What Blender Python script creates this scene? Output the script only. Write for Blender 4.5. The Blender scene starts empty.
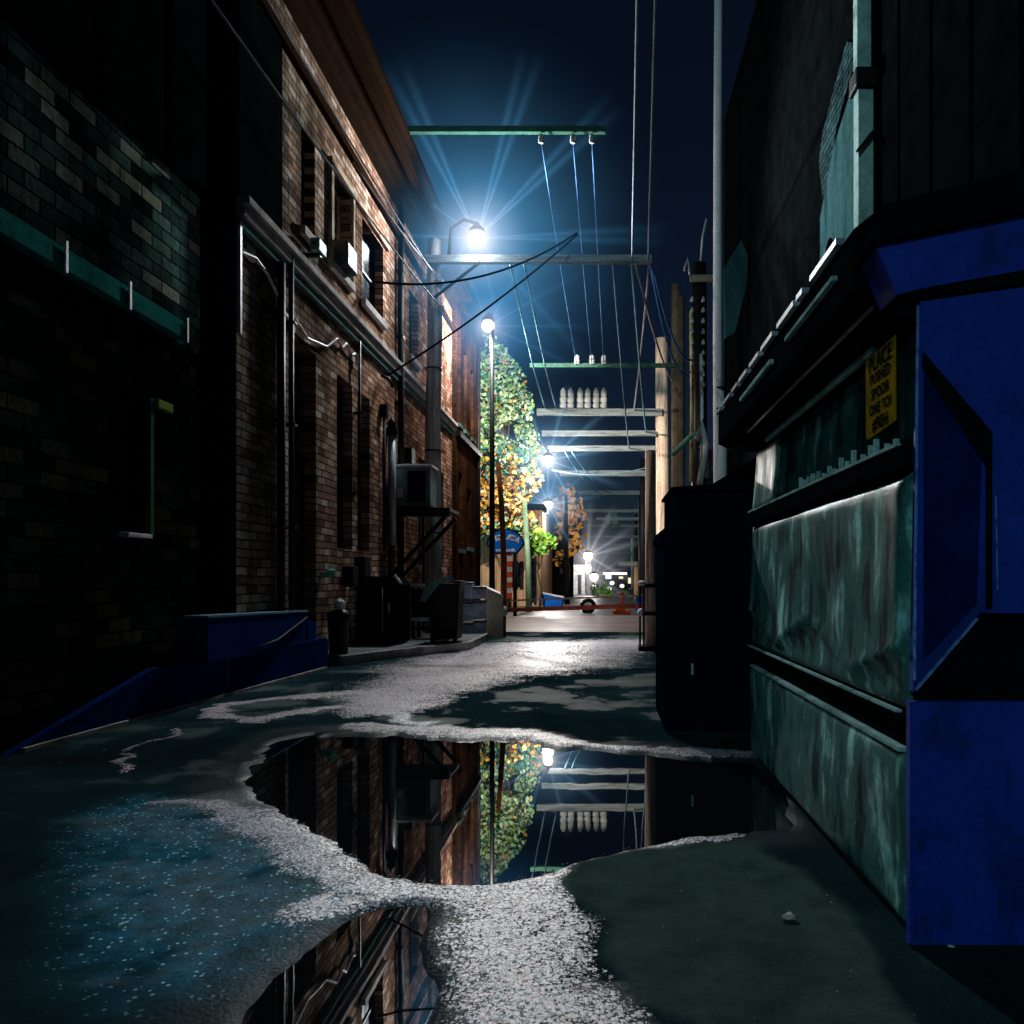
import bpy, bmesh, math, random
import numpy as np
from mathutils import Vector, Matrix, noise as mnoise
random.seed(7)
rad = math.radians
scn = bpy.context.scene
COL = scn.collection
CAMH = 1.1

def P(px, py, Y):
    """world point that stands at distance Y down the alley and is seen at pixel px,py"""
    return Vector(((px-600)/800*Y, Y, CAMH+(580-py)/800*Y))

# ------------------------------------------------------------------ materials
MATS = {}
def nodes_of(name):
    m = bpy.data.materials.new(name); m.use_nodes = True
    nt = m.node_tree
    b = nt.nodes['Principled BSDF']
    return m, nt, b
def N(nt, t, **kw):
    n = nt.nodes.new(t)
    for k, v in kw.items():
        if k.startswith('i_'): n.inputs[k[2:].replace('_', ' ')].default_value = v
        else: setattr(n, k, v)
    return n
def ramp(nt, fac, stops):
    r = nt.nodes.new('ShaderNodeValToRGB')
    el = r.color_ramp.elements
    while len(el) < len(stops): el.new(0.5)
    for e, (p, c) in zip(el, stops):
        e.position = p; e.color = (*c, 1) if len(c) == 3 else c
    nt.links.new(fac, r.inputs[0]); return r.outputs[0]
def mixc(nt, f, a, b, mode='MIX'):
    m = nt.nodes.new('ShaderNodeMix'); m.data_type = 'RGBA'; m.blend_type = mode
    for s, v in ((0, f), (6, a), (7, b)):
        if isinstance(v, (int, float)): m.inputs[s].default_value = v
        elif isinstance(v, tuple): m.inputs[s].default_value = (*v, 1) if len(v) == 3 else v
        else: nt.links.new(v, m.inputs[s])
    return m.outputs[2]
def M2(nt, op, a, b=None, c=None, clamp=False):
    m = nt.nodes.new('ShaderNodeMath'); m.operation = op; m.use_clamp = clamp
    for i, v in enumerate((a, b, c)):
        if v is None: continue
        if isinstance(v, (int, float)): m.inputs[i].default_value = v
        else: nt.links.new(v, m.inputs[i])
    return m.outputs[0]
def pos(nt): return nt.nodes.new('ShaderNodeNewGeometry').outputs['Position']
def noise(nt, vec, scale, detail=4, rough=.55, stretch=None):
    if stretch:
        mp = N(nt, 'ShaderNodeMapping'); mp.inputs['Scale'].default_value = stretch
        nt.links.new(vec, mp.inputs[0]); vec = mp.outputs[0]
    n = N(nt, 'ShaderNodeTexNoise'); n.inputs['Scale'].default_value = scale
    n.inputs['Detail'].default_value = detail; n.inputs['Roughness'].default_value = rough
    nt.links.new(vec, n.inputs['Vector']); return n.outputs['Fac']
def bump(nt, b, h, strength=.4, dist=.01):
    n = N(nt, 'ShaderNodeBump'); n.inputs['Strength'].default_value = strength; n.inputs['Distance'].default_value = dist
    nt.links.new(h, n.inputs['Height']); nt.links.new(n.outputs[0], b.inputs['Normal'])

def plain(name, col, rough=.6, metal=0, var=.35, scale=3., dirt=None, bumps=.25, stretch=None, spec=0.):
    """weathered paint / metal / wood: noise-mottled base colour, roughness and bump"""
    if name in MATS: return MATS[name]
    m, nt, b = nodes_of(name)
    p = pos(nt)
    n1 = noise(nt, p, scale, 6, .6, stretch)
    n2 = noise(nt, p, scale*9, 3)
    dark = tuple(c*(1-var) for c in col); lite = tuple(min(1, c*(1+var)) for c in col)
    c = ramp(nt, n1, [(.3, dirt or dark), (.52, col), (.75, lite)])
    c = mixc(nt, .5, c, ramp(nt, n2, [(.3, (.55,)*3), (.7, (1.25,)*3)]), 'MULTIPLY')
    nt.links.new(c, b.inputs['Base Color'])
    r = M2(nt, 'MULTIPLY_ADD', n1, .35, rough-.17, True)
    nt.links.new(r, b.inputs['Roughness'])
    b.inputs['Metallic'].default_value = metal
    b.inputs['Specular IOR Level'].default_value = spec
    bump(nt, b, n2, bumps, .006)
    MATS[name] = m; return m

def emis(name, col, s):
    m = bpy.data.materials.new(name); m.use_nodes = True; nt = m.node_tree; nt.nodes.clear()
    e = N(nt, 'ShaderNodeEmission'); e.inputs[0].default_value = (*col, 1); e.inputs[1].default_value = s
    o = N(nt, 'ShaderNodeOutputMaterial'); nt.links.new(e.outputs[0], o.inputs[0]); return m

def brick(name, cols, mortar, plane='YZ', bw=.23, bh=.085, msize=.009, stain=(.25, .25, .25), tints=None):
    m, nt, b = nodes_of(name)
    p = pos(nt)
    s = N(nt, 'ShaderNodeSeparateXYZ'); nt.links.new(p, s.inputs[0])
    cmb = N(nt, 'ShaderNodeCombineXYZ')
    wob = M2(nt, 'MULTIPLY', M2(nt, 'SUBTRACT', noise(nt, p, 2.5, 2), .5), .03)
    nt.links.new(s.outputs[1 if plane == 'YZ' else 0], cmb.inputs[0])
    nt.links.new(M2(nt, 'ADD', s.outputs[2], wob), cmb.inputs[1])
    br = N(nt, 'ShaderNodeTexBrick'); br.inputs['Scale'].default_value = 1
    br.inputs['Brick Width'].default_value = bw; br.inputs['Row Height'].default_value = bh
    br.inputs['Mortar Size'].default_value = msize; br.inputs['Mortar Smooth'].default_value = .3
    br.inputs['Color1'].default_value = (0, 0, 0, 1); br.inputs['Color2'].default_value = (1, 1, 1, 1)
    br.inputs['Mortar'].default_value = (.5, .5, .5, 1)
    br.inputs['Bias'].default_value = 0
    nt.links.new(cmb.outputs[0], br.inputs['Vector'])
    c = ramp(nt, br.outputs['Color'], [(i/(len(cols)-1), k) for i, k in enumerate(cols)])
    c = mixc(nt, .75, c, ramp(nt, noise(nt, p, 22, 3), [(.3, (.55,)*3), (.7, (1.35,)*3)]), 'MULTIPLY')
    c = mixc(nt, br.outputs['Fac'], c, mortar)
    big = noise(nt, p, .55, 5, .6)
    c = mixc(nt, 1., c, ramp(nt, big, [(.32, stain), (.6, (1, 1, 1))]), 'MULTIPLY')
    streak = noise(nt, p, 1.6, 4, .6, (1, 1.6, .16))
    c = mixc(nt, .8, c, ramp(nt, streak, [(.36, (.35, .38, .38)), (.58, (1.05,)*3)]), 'MULTIPLY')
    if tints:   # colour graded along the street, painting lamplight into the brick
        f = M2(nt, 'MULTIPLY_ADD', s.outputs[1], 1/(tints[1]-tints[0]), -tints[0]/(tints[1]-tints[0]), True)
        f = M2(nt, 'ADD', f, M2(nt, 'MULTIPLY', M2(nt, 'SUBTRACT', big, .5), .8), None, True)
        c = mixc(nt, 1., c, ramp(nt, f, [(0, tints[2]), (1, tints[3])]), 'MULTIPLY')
    nt.links.new(c, b.inputs['Base Color'])
    b.inputs['Roughness'].default_value = .72
    b.inputs['Specular IOR Level'].default_value = 0
    h = M2(nt, 'SUBTRACT', M2(nt, 'MULTIPLY', noise(nt, p, 30, 3), .5), M2(nt, 'MULTIPLY', br.outputs['Fac'], 1.))
    bump(nt, b, h, .8, .012)
    MATS[name] = m; return m

def streaky(name, base, lite, dark, rough=.38, spec=.5):
    """steel paint with vertical runs, dents and grime"""
    m, nt, b = nodes_of(name); p = pos(nt)
    n1 = noise(nt, p, 3.4, 7, .6, (1, 1.5, .8))
    n2 = noise(nt, p, 8, 5, .6, (1, 1.7, .3))
    n3 = noise(nt, p, 45, 3)
    f = M2(nt, 'ADD', M2(nt, 'MULTIPLY', n1, .7), M2(nt, 'MULTIPLY', n2, .3))
    c = ramp(nt, f, [(.42, dark), (.485, base), (.54, base), (.64, lite)])
    c = mixc(nt, .6, c, ramp(nt, n3, [(.3, (.6,)*3), (.65, (1.15,)*3)]), 'MULTIPLY')
    drip = noise(nt, p, 11, 3, .5, (1, 3, .1)); gate = noise(nt, p, 1.9, 2)
    dm = M2(nt, 'MULTIPLY', M2(nt, 'MULTIPLY', M2(nt, 'SUBTRACT', drip, .62), 14, None, True), M2(nt, 'MULTIPLY', M2(nt, 'SUBTRACT', gate, .45), 8, None, True))
    c = mixc(nt, M2(nt, 'MULTIPLY', dm, .85), c, tuple(v*.35 for v in dark))
    scr = noise(nt, p, 60, 2, .5, (1, 1.2, .25)); chip = noise(nt, p, 26, 6, .7)
    c = mixc(nt, M2(nt, 'MULTIPLY', M2(nt, 'SUBTRACT', chip, .68), 9, None, True), c, (.05, .03, .02))
    c = mixc(nt, M2(nt, 'MULTIPLY', M2(nt, 'SUBTRACT', scr, .74), 9, None, True), c, tuple(min(1, v*1.3) for v in lite))
    nt.links.new(c, b.inputs['Base Color'])
    nt.links.new(M2(nt, 'MULTIPLY_ADD', n2, .5, rough-.2, True), b.inputs['Roughness'])
    b.inputs['Specular IOR Level'].default_value = spec
    bump(nt, b, M2(nt, 'ADD', M2(nt, 'MULTIPLY', n1, 2.), M2(nt, 'MULTIPLY', n3, .15)), .3, .01)
    MATS[name] = m; return m

BRICK_AD = brick('brick_wall_shaded', [(.003, .005, .005), (.007, .011, .01), (.014, .02, .018), (.06, .05, .035)], (.002, .003, .003), stain=(.1, .13, .14), bw=.3, bh=.115)  # darker copy: shade of the lower wall put into the brick colour
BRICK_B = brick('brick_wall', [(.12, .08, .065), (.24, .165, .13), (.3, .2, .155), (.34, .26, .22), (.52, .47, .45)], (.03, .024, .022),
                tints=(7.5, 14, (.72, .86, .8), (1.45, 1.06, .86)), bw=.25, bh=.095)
BRICK_A = brick('brick_wall_lit', [(.02, .035, .035), (.07, .13, .125), (.13, .24, .21), (.5, .5, .4)], (.015, .02, .02), stain=(.05, .09, .1), bw=.3, bh=.115, tints=(5.0, 7.4, (.06, .08, .11), (1.25, 1.25, 1.1)))  # upper copy: lamplight on the wall graded into its colour
BRICK_C = brick('brick_rendered', [(.05, .02, .01), (.08, .032, .015), (.09, .04, .02)], (.05, .025, .015), stain=(.3, .33, .36))
BRICK_X = brick('lit_brick_patch', [(.03, .06, .065), (.06, .12, .13)], (.002, .003, .003), stain=(.6, .6, .6))
BLACKW = plain('black_wall', (.0035, .0045, .005), .95, var=.5, spec=0)
CORN = plain('cornice_paint', (.016, .008, .005), .9, dirt=(.01, .006, .004), spec=0, scale=1.2, stretch=(1, .3, 1))
STONE = plain('belt_stone', (.42, .37, .35), .6, dirt=(.12, .14, .13), scale=2)
GLASSD = plain('dark_glass', (.008, .012, .016), .16, var=.6, spec=.7, bumps=.03)
GLASST = plain('teal_glass', (.03, .06, .065), .2, var=.5, spec=.7, bumps=.03)
IRON = plain('dark_iron', (.014, .014, .016), .55, .3, spec=.1)
BLACKP = plain('black_plastic', (.008, .008, .009), .45, spec=.2)
PALE = plain('pale_metal', (.66, .61, .61), .45, .2)
ACM = plain('ac_metal', (.15, .21, .21), .45, .2, scale=5)
TRIM = plain('window_trim', (.38, .29, .22), .6, dirt=(.1, .07, .05))
WOODP = plain('weathered_pole', (.3, .28, .27), .8, stretch=(6, 6, .35), scale=2.5, var=.5, dirt=(.06, .06, .065))
WOODB = plain('tan_pole', (.85, .6, .45), .8, stretch=(6, 6, .4), scale=2, var=.4, dirt=(.22, .14, .09))
ARMW = plain('crossarm_wood', (.27, .29, .28), .75, stretch=(.4, 5, 5), scale=3, var=.5, dirt=(.1, .11, .11))
ARMD = plain('crossarm_dark', (.05, .06, .055), .75, stretch=(.4, 5, 5), scale=3)
CERAM = plain('insulator_ceramic', (.38, .38, .36), .3)
CABLE = plain('black_cable', (.02, .02, .022), .5)
CABLEP = plain('pale_cable', (.3, .3, .33), .6, 0)
CABLEB = plain('blue_cable', (.1, .22, .5), .4)
CABLET = plain('teal_cable', (.16, .3, .36), .45)
RUST = plain('rusty_steel', (.24, .075, .03), .75, dirt=(.07, .025, .012), scale=6)
BLUEL = plain('ledge_blue', (.003, .024, .13), .6, dirt=(.01, .02, .1), scale=2)
BLUEE = plain('ledge_edge', (.14, .24, .3), .5)
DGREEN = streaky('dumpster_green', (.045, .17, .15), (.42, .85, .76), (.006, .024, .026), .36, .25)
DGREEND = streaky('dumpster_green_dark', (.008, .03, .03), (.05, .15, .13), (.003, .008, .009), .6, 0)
DEDGE = plain('dumpster_edge', (.32, .5, .48), .4, dirt=(.08, .16, .15), scale=7)
DBLUE = streaky('dumpster_blue_worn', (.003, .036, .36), (.005, .05, .44), (.002, .024, .2), .6, .3) or plain('dumpster_blue', (.003, .035, .27), .55, dirt=(.002, .016, .12), scale=2.4, var=.25, bumps=.15)
DBLUED = plain('dumpster_blue_shaded', (.002, .016, .1), .55, dirt=(.002, .006, .05), scale=3, bumps=.15)
DBLACK = plain('dumpster_black', (.006, .007, .008), .7, scale=4, spec=0)
DNAVY = plain('container_navy', (.002, .006, .014), .75, spec=0, dirt=(.0015, .003, .005), scale=2)
YEL = plain('yellow_sticker', (.24, .15, .01), .7, dirt=(.12, .09, .01), scale=12)
INK = plain('black_ink', (.008, .008, .01), .6)
CONC = plain('concrete', (.16, .17, .16), .7, dirt=(.05, .06, .06), scale=2)
CONCP = plain('concrete_kerb', (.4, .36, .35), .7, dirt=(.12, .1, .1), scale=3)
BEIGE = plain('beige_block', (.85, .7, .5), .7, dirt=(.5, .4, .3))
CRATE = plain('grey_blue_crate', (.6, .72, .95), .4, spec=.5, dirt=(.2, .26, .4), scale=7)
TEALP = plain('teal_lid', (.12, .24, .22), .5)
SIGNB = plain('sign_blue', (.01, .2, .75), .4)
SIGNW = plain('sign_white', (.95, .95, .93), .5)
TAN = plain('tan_cladding', (.55, .34, .2), .75, dirt=(.14, .09, .05), scale=2, stretch=(3, 3, .3))
GREENPOLE = plain('pale_green_pole', (.3, .46, .3), .6)
SLATE = plain('slate_roof', (.02, .02, .024), .7)
REDP = plain('red_paint', (.5, .03, .015), .45)
REDT = plain('red_barrier', (.42, .09, .06), .5)
ORNG = plain('orange_paint', (.7, .08, .02), .5)
WHITEP = plain('white_paint', (.75, .72, .68), .6, dirt=(.35, .33, .3))
BARK = plain('bark', (.1, .065, .045), .85, stretch=(4, 4, .6))
BLUEV = plain('tarp_blue', (.01, .12, .5), .5)
TEALW = plain('teal_lit_tone', (.045, .11, .12), .75, dirt=(.012, .035, .035), scale=1.5, stretch=(1, 2, .3))  # teal of a lit wall put into base colour; vent hood shares it
TEALT = plain('teal_downspout', (.36, .52, .48), .5, dirt=(.12, .25, .24), scale=2)
TEALB = plain('teal_beam', (.018, .16, .14), .7, dirt=(.008, .06, .055), scale=3)

# ------------------------------------------------------------------ mesh helpers
class MB:
    def __init__(s): s.bm = bmesh.new()
    def face(s, pts, mi=0):
        f = s.bm.faces.new([s.bm.verts.new(p) for p in pts]); f.material_index = mi; return f
    def box(s, x0, x1, y0, y1, z0, z1, bev=0, mi=0):
        t = bmesh.new(); bmesh.ops.create_cube(t, size=1)
        for v in t.verts:
            v.co = Vector(((x0+x1)/2+v.co.x*(x1-x0), (y0+y1)/2+v.co.y*(y1-y0), (z0+z1)/2+v.co.z*(z1-z0)))
        if bev: bmesh.ops.bevel(t, geom=list(t.edges), offset=bev, segments=2, affect='EDGES', profile=.6)
        s.merge(t, mi); return s
    def merge(s, t, mi=0):
        mp = {v: s.bm.verts.new(v.co) for v in t.verts}
        for f in t.faces:
            try:
                g = s.bm.faces.new([mp[v] for v in f.verts]); g.material_index = mi or f.material_index; g.smooth = f.smooth
            except ValueError: pass
        t.free()
    def bar(s, a, b, w, h=None, up=Vector((0, 0, 1))):
        """rectangular bar from a to b"""
        a = Vector(a); b = Vector(b); h = h or w; d = (b-a).normalized()
        if abs(d.dot(up)) > .98: up = Vector((0, 1, 0))
        u = d.cross(up).normalized()*w/2; v = u.cross(d).normalized()*h/2
        A = [a-u-v, a+u-v, a+u+v, a-u+v]; B = [p+(b-a) for p in A]
        va = [s.bm.verts.new(p) for p in A]; vb = [s.bm.verts.new(p) for p in B]
        s.bm.faces.new(va[::-1]); s.bm.faces.new(vb)
        for i in range(4): s.bm.faces.new([va[i], va[(i+1) % 4], vb[(i+1) % 4], vb[i]])
        return s
    def tube(s, pts, r, seg=8, r2=None):
        pts = [Vector(p) for p in pts]; n = len(pts); rings = []
        for i, p in enumerate(pts):
            d = (pts[min(i+1, n-1)]-pts[max(i-1, 0)]).normalized()
            up = Vector((0, 0, 1)) if abs(d.z) < .9 else Vector((0, 1, 0))
            u = d.cross(up).normalized(); v = u.cross(d)
            rr = r if r2 is None else r+(r2-r)*i/max(1, n-1)
            rings.append([s.bm.verts.new(p+(u*math.cos(a)+v*math.sin(a))*rr) for a in [k*2*math.pi/seg for k in range(seg)]])
        for i in range(n-1):
            for k in range(seg):
                f = s.bm.faces.new([rings[i][k], rings[i][(k+1) % seg], rings[i+1][(k+1) % seg], rings[i+1][k]]); f.smooth = True
        s.bm.faces.new(rings[0][::-1]); s.bm.faces.new(rings[-1]); return s
    def lathe(s, c, prof, seg=16):
        """prof: list of (radius, z) from bottom to top about the vertical through c"""
        c = Vector(c); rings = []
        for r, z in prof:
            rings.append([s.bm.verts.new(c+Vector((r*math.cos(a), r*math.sin(a), z))) for a in [k*2*math.pi/seg for k in range(seg)]])
        for i in range(len(rings)-1):
            for k in range(seg):
                f = s.bm.faces.new([rings[i][k], rings[i][(k+1) % seg], rings[i+1][(k+1) % seg], rings[i+1][k]]); f.smooth = True
        s.bm.faces.new(rings[0][::-1]); s.bm.faces.new(rings[-1]); return s
    def prism(s, poly, axis, a0, a1):
        """extrude polygon (2-D) along axis 'x','y' or 'z'"""
        def mk(p, a):
            return {'x': Vector((a, p[0], p[1])), 'y': Vector((p[0], a, p[1])), 'z': Vector((p[0], p[1], a))}[axis]
        A = [s.bm.verts.new(mk(p, a0)) for p in poly]; B = [s.bm.verts.new(mk(p, a1)) for p in poly]; n = len(poly)
        s.bm.faces.new(A[::-1]); s.bm.faces.new(B)
        for i in range(n): s.bm.faces.new([A[i], A[(i+1) % n], B[(i+1) % n], B[i]])
        return s
    def ball(s, c, r, sx=1, sy=1, sz=1, sub=2, rough=0):
        t = bmesh.new(); bmesh.ops.create_icosphere(t, subdivisions=sub, radius=1)
        for v in t.verts:
            k = 1+rough*(mnoise.noise(v.co*1.7+Vector(c)*3.1))
            v.co = Vector(c)+Vector((v.co.x*r*sx, v.co.y*r*sy, v.co.z*r*sz))*k
        for f in t.faces: f.smooth = True
        s.merge(t); return s
    def build(s, name, mat, parent=None, **props):
        bmesh.ops.recalc_face_normals(s.bm, faces=list(s.bm.faces))
        me = bpy.data.meshes.new(name); s.bm.to_mesh(me); s.bm.free()
        for m in (mat if isinstance(mat, (list, tuple)) else [mat]): me.materials.append(m)
        o = bpy.data.objects.new(name, me); COL.objects.link(o)
        if parent is not None:
            o.parent = parent; o.matrix_parent_inverse = parent.matrix_basis.inverted() if parent.type == 'EMPTY' else Matrix()
        for k, v in props.items(): o[k] = v
        return o

def thing(name, loc, label, cat, group=None):
    o = bpy.data.objects.new(name, None); o.empty_display_size = .2; COL.objects.link(o); o.location = loc
    o['label'] = label; o['category'] = cat
    if group: o['group'] = group
    return o
def tag(o, label, cat, group=None):
    o['label'] = label; o['category'] = cat
    if group: o['group'] = group
    return o
def struct(o): o['kind'] = 'structure'; return o

def text(name, s, loc, size, mat, parent, rot=(math.pi/2, 0, 0), depth=.004, roll=0, align='CENTER'):
    c = bpy.data.curves.new(name, 'FONT'); c.body = s; c.size = size; c.extrude = depth; c.align_x = align; c.align_y = 'CENTER'
    c.offset = size*(.035 if name == 'letter' else .008)
    o = bpy.data.objects.new(name, c); COL.objects.link(o)
    bpy.context.view_layer.update()
    me = bpy.data.meshes.new_from_object(o.evaluated_get(bpy.context.evaluated_depsgraph_get()))
    bpy.data.objects.remove(o)
    me.transform(Matrix.Translation(loc) @ Matrix(__import__('mathutils').Euler(rot).to_matrix().to_4x4()) @ Matrix.Rotation(roll, 4, 'Z'))
    me.materials.clear(); me.materials.append(mat)
    o = bpy.data.objects.new(name, me); COL.objects.link(o)
    o.parent = parent; o.matrix_parent_inverse = parent.matrix_basis.inverted() if parent.type == 'EMPTY' else Matrix()
    return o

def wall_open(mb, x, Y0, Y1, z0, z1, ops, depth=.28, nx=1):
    """wall face in the plane x (facing +x if nx=1) with real openings and their reveals"""
    ys = sorted({Y0, Y1, *[o[0] for o in ops], *[o[1] for o in ops]}); zs = sorted({z0, z1, *[o[2] for o in ops], *[o[3] for o in ops]})
    for a, b in zip(ys, ys[1:]):
        for c, d in zip(zs, zs[1:]):
            my, mz = (a+b)/2, (c+d)/2
            if any(o[0] < my < o[1] and o[2] < mz < o[3] for o in ops): continue
            mb.face([(x, a, c), (x, b, c), (x, b, d), (x, a, d)])
    xi = x-depth*nx
    for a, b, c, d in ops:
        mb.face([(x, a, c), (xi, a, c), (xi, a, d), (x, a, d)]); mb.face([(x, b, c), (xi, b, c), (xi, b, d), (x, b, d)])
        mb.face([(x, a, d), (xi, a, d), (xi, b, d), (x, b, d)]); mb.face([(x, a, c), (xi, a, c), (xi, b, c), (x, b, c)])
    # back and outer shell
    T = .45
    xb = x-T*nx
    mb.face([(xb, Y0, z0), (xb, Y1, z0), (xb, Y1, z1), (xb, Y0, z1)])
    mb.face([(x, Y0, z0), (xb, Y0, z0), (xb, Y0, z1), (x, Y0, z1)]); mb.face([(x, Y1, z0), (xb, Y1, z0), (xb, Y1, z1), (x, Y1, z1)])
    mb.face([(x, Y0, z1), (xb, Y0, z1), (xb, Y1, z1), (x, Y1, z1)])

def window(parent, x, a, b, c, d, glass, frame=None, sill=None, sash=True, label=None):
    """pane set back in its opening, with frame, meeting rail and sill (building to the left, facing +x)"""
    w = MB(); fw = .05; xf = x-.2
    w.box(xf, xf+.06, a, a+fw, c, d); w.box(xf, xf+.06, b-fw, b, c, d)
    w.box(xf, xf+.06, a+fw, b-fw, d-fw, d); w.box(xf, xf+.06, a+fw, b-fw, c, c+fw)
    if sash: w.box(xf+.005, xf+.055, a+fw, b-fw, (c+d)/2-.02, (c+d)/2+.02)
    o = w.build('window', frame or IRON, parent)
    if label: o['label'] = label
    MB().box(xf+.01, xf+.025, a+fw, b-fw, c+fw, d-fw).build('pane', glass, o)
    if sill: MB().box(x-.19, x+.07, a-.05, b+.05, c-.11, c-.002, .008).build('sill', sill, o)
    return o

# ------------------------------------------------------------------ ground masks (world metres)
def G(px, py):
    Y = CAMH*800/(py-580); return ((px-600)/800*Y, Y)
def poly_sd(X, Y, poly):
    """signed distance (negative inside) to polygon"""
    d = np.full(X.shape, 1e9); inside = np.zeros(X.shape, bool); n = len(poly)
    for i in range(n):
        x0, y0 = poly[i]; x1, y1 = poly[(i+1) % n]
        ex, ey = x1-x0, y1-y0; wx, wy = X-x0, Y-y0
        t = np.clip((wx*ex+wy*ey)/(ex*ex+ey*ey+1e-12), 0, 1)
        d = np.minimum(d, np.hypot(wx-t*ex, wy-t*ey))
        c = ((y0 <= Y) & (y1 > Y)) | ((y1 <= Y) & (y0 > Y))
        xi = x0+(Y-y0)/(ey if abs(ey) > 1e-9 else 1e-9)*ex
        inside ^= c & (X < xi)
    return np.where(inside, -d, d)
def line_d(X, Y, pts, widths):
    best = np.full(X.shape, 1e9)
    for i in range(len(pts)-1):
        x0, y0 = pts[i]; x1, y1 = pts[i+1]; ex, ey = x1-x0, y1-y0
        t = np.clip(((X-x0)*ex+(Y-y0)*ey)/(ex*ex+ey*ey+1e-12), 0, 1)
        w = widths[i]+(widths[i+1]-widths[i])*t
        best = np.minimum(best, np.hypot(X-x0-t*ex, Y-y0-t*ey)/w)
    return best
PUD1 = [G(*p) for p in [(248,778),(262,752),(285,738),(312,730),(345,733),(400,734),(480,737),(530,742),(560,748),(600,749),(640,753),(700,757),(752,760),(790,790),(800,830),(752,832),(700,836),(660,842),(620,854),(590,864),(545,872),(500,880),(440,884),(400,880),(370,871),(345,855),(318,838),(290,822),(268,808),(254,796)]]
PUD2 = [G(*p) for p in [(225,1100),(238,1000),(262,972),(300,950),(335,925),(365,908),(400,902),(430,905),(440,925),(434,950),(440,985),(432,1024),(440,1100)]]
PATCH = [G(*p) for p in [(560,880),(585,862),(640,850),(700,843),(745,840),(800,870),(860,930),(960,1100),(735,1100),(700,1024),(650,1003),(600,965),(604,925),(575,900)]]
GRIT_SHEEN = [([G(*p) for p in [(150,806),(200,806),(262,822),(318,850),(365,880),(420,893),(500,890),(560,875),(620,858),(690,842),(745,836)]], [.02,.07,.14,.17,.16,.15,.16,.12,.07,.045,.04]),
         ([G(*p) for p in [(500,885),(500,920),(510,960),(520,1000),(540,1100)]], [.13,.15,.17,.18,.19]),
         ([G(*p) for p in [(330,895),(300,915),(400,897)]], [.05,.1,.06]),
         ([G(*p) for p in [(345,727),(420,730),(500,733),(560,742),(640,748),(700,752),(750,755)]], [.1,.16,.16,.12,.1,.1,.1]),
         ([G(*p) for p in [(430,724),(380,712),(330,708),(255,720),(215,716),(225,705),(290,698),(350,692),(400,694)]], [.1,.13,.1,.12,.12,.1,.11,.2,.3]),
         ([G(*p) for p in [(380,708),(400,694),(440,680),(470,668),(520,662),(580,658)]], [.4,.6,.8,1.2,1.4,.8]),
         ([G(*p) for p in [(450,668),(500,655),(560,648),(620,644)]], [.7,1.3,1.6,1.2]),  # the far bands paint specular lamp sheen on the road as grit
         ([G(*p) for p in [(180,728),(130,752),(120,775)]], [.03,.025,.02])]
MOONLIT_BLUE = [G(*p) for p in [(60,820),(150,790),(260,815),(330,850),(400,885),(440,895),(380,905),(330,935),(260,975),(200,1000),(120,1010),(60,960)]]
LAMP_STREAK = [G(*p) for p in [(440,880),(560,872),(590,900),(600,940),(600,975),(650,1010),(700,1100),(445,1100),(440,990),(450,930)]]  # outline of the lamp's wet reflection, painted in with pale grit colour

def smooth(a, b, v):
    t = np.clip((v-a)/(b-a), 0, 1); return t*t*(3-2*t)
def masks(X, Y, jit):
    j1, j2 = jit
    Xw, Yw = X+j1, Y+j2*1.4
    pud = np.minimum(poly_sd(Xw, Yw, PUD1), poly_sd(Xw, Yw, PUD2))
    g = np.zeros(X.shape)
    for pts, w in GRIT_SHEEN:
        g = np.maximum(g, 1-smooth(.2, 1.7, line_d(Xw, Yw, pts, w)))
    g = np.maximum(g, .97*(1-smooth(-.12, .1, poly_sd(Xw, Yw, LAMP_STREAK))))
    patch = 1-smooth(-.03, .02, poly_sd(Xw, Yw, PATCH))
    g *= (1-patch)
    b = 1-smooth(-.25, .12, poly_sd(Xw, Yw, MOONLIT_BLUE))
    return pud, g, patch, b

def fbm(x, y, s, o=3): return mnoise.fractal(Vector((x*s, y*s, .3)), 1., 2., o)

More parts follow.
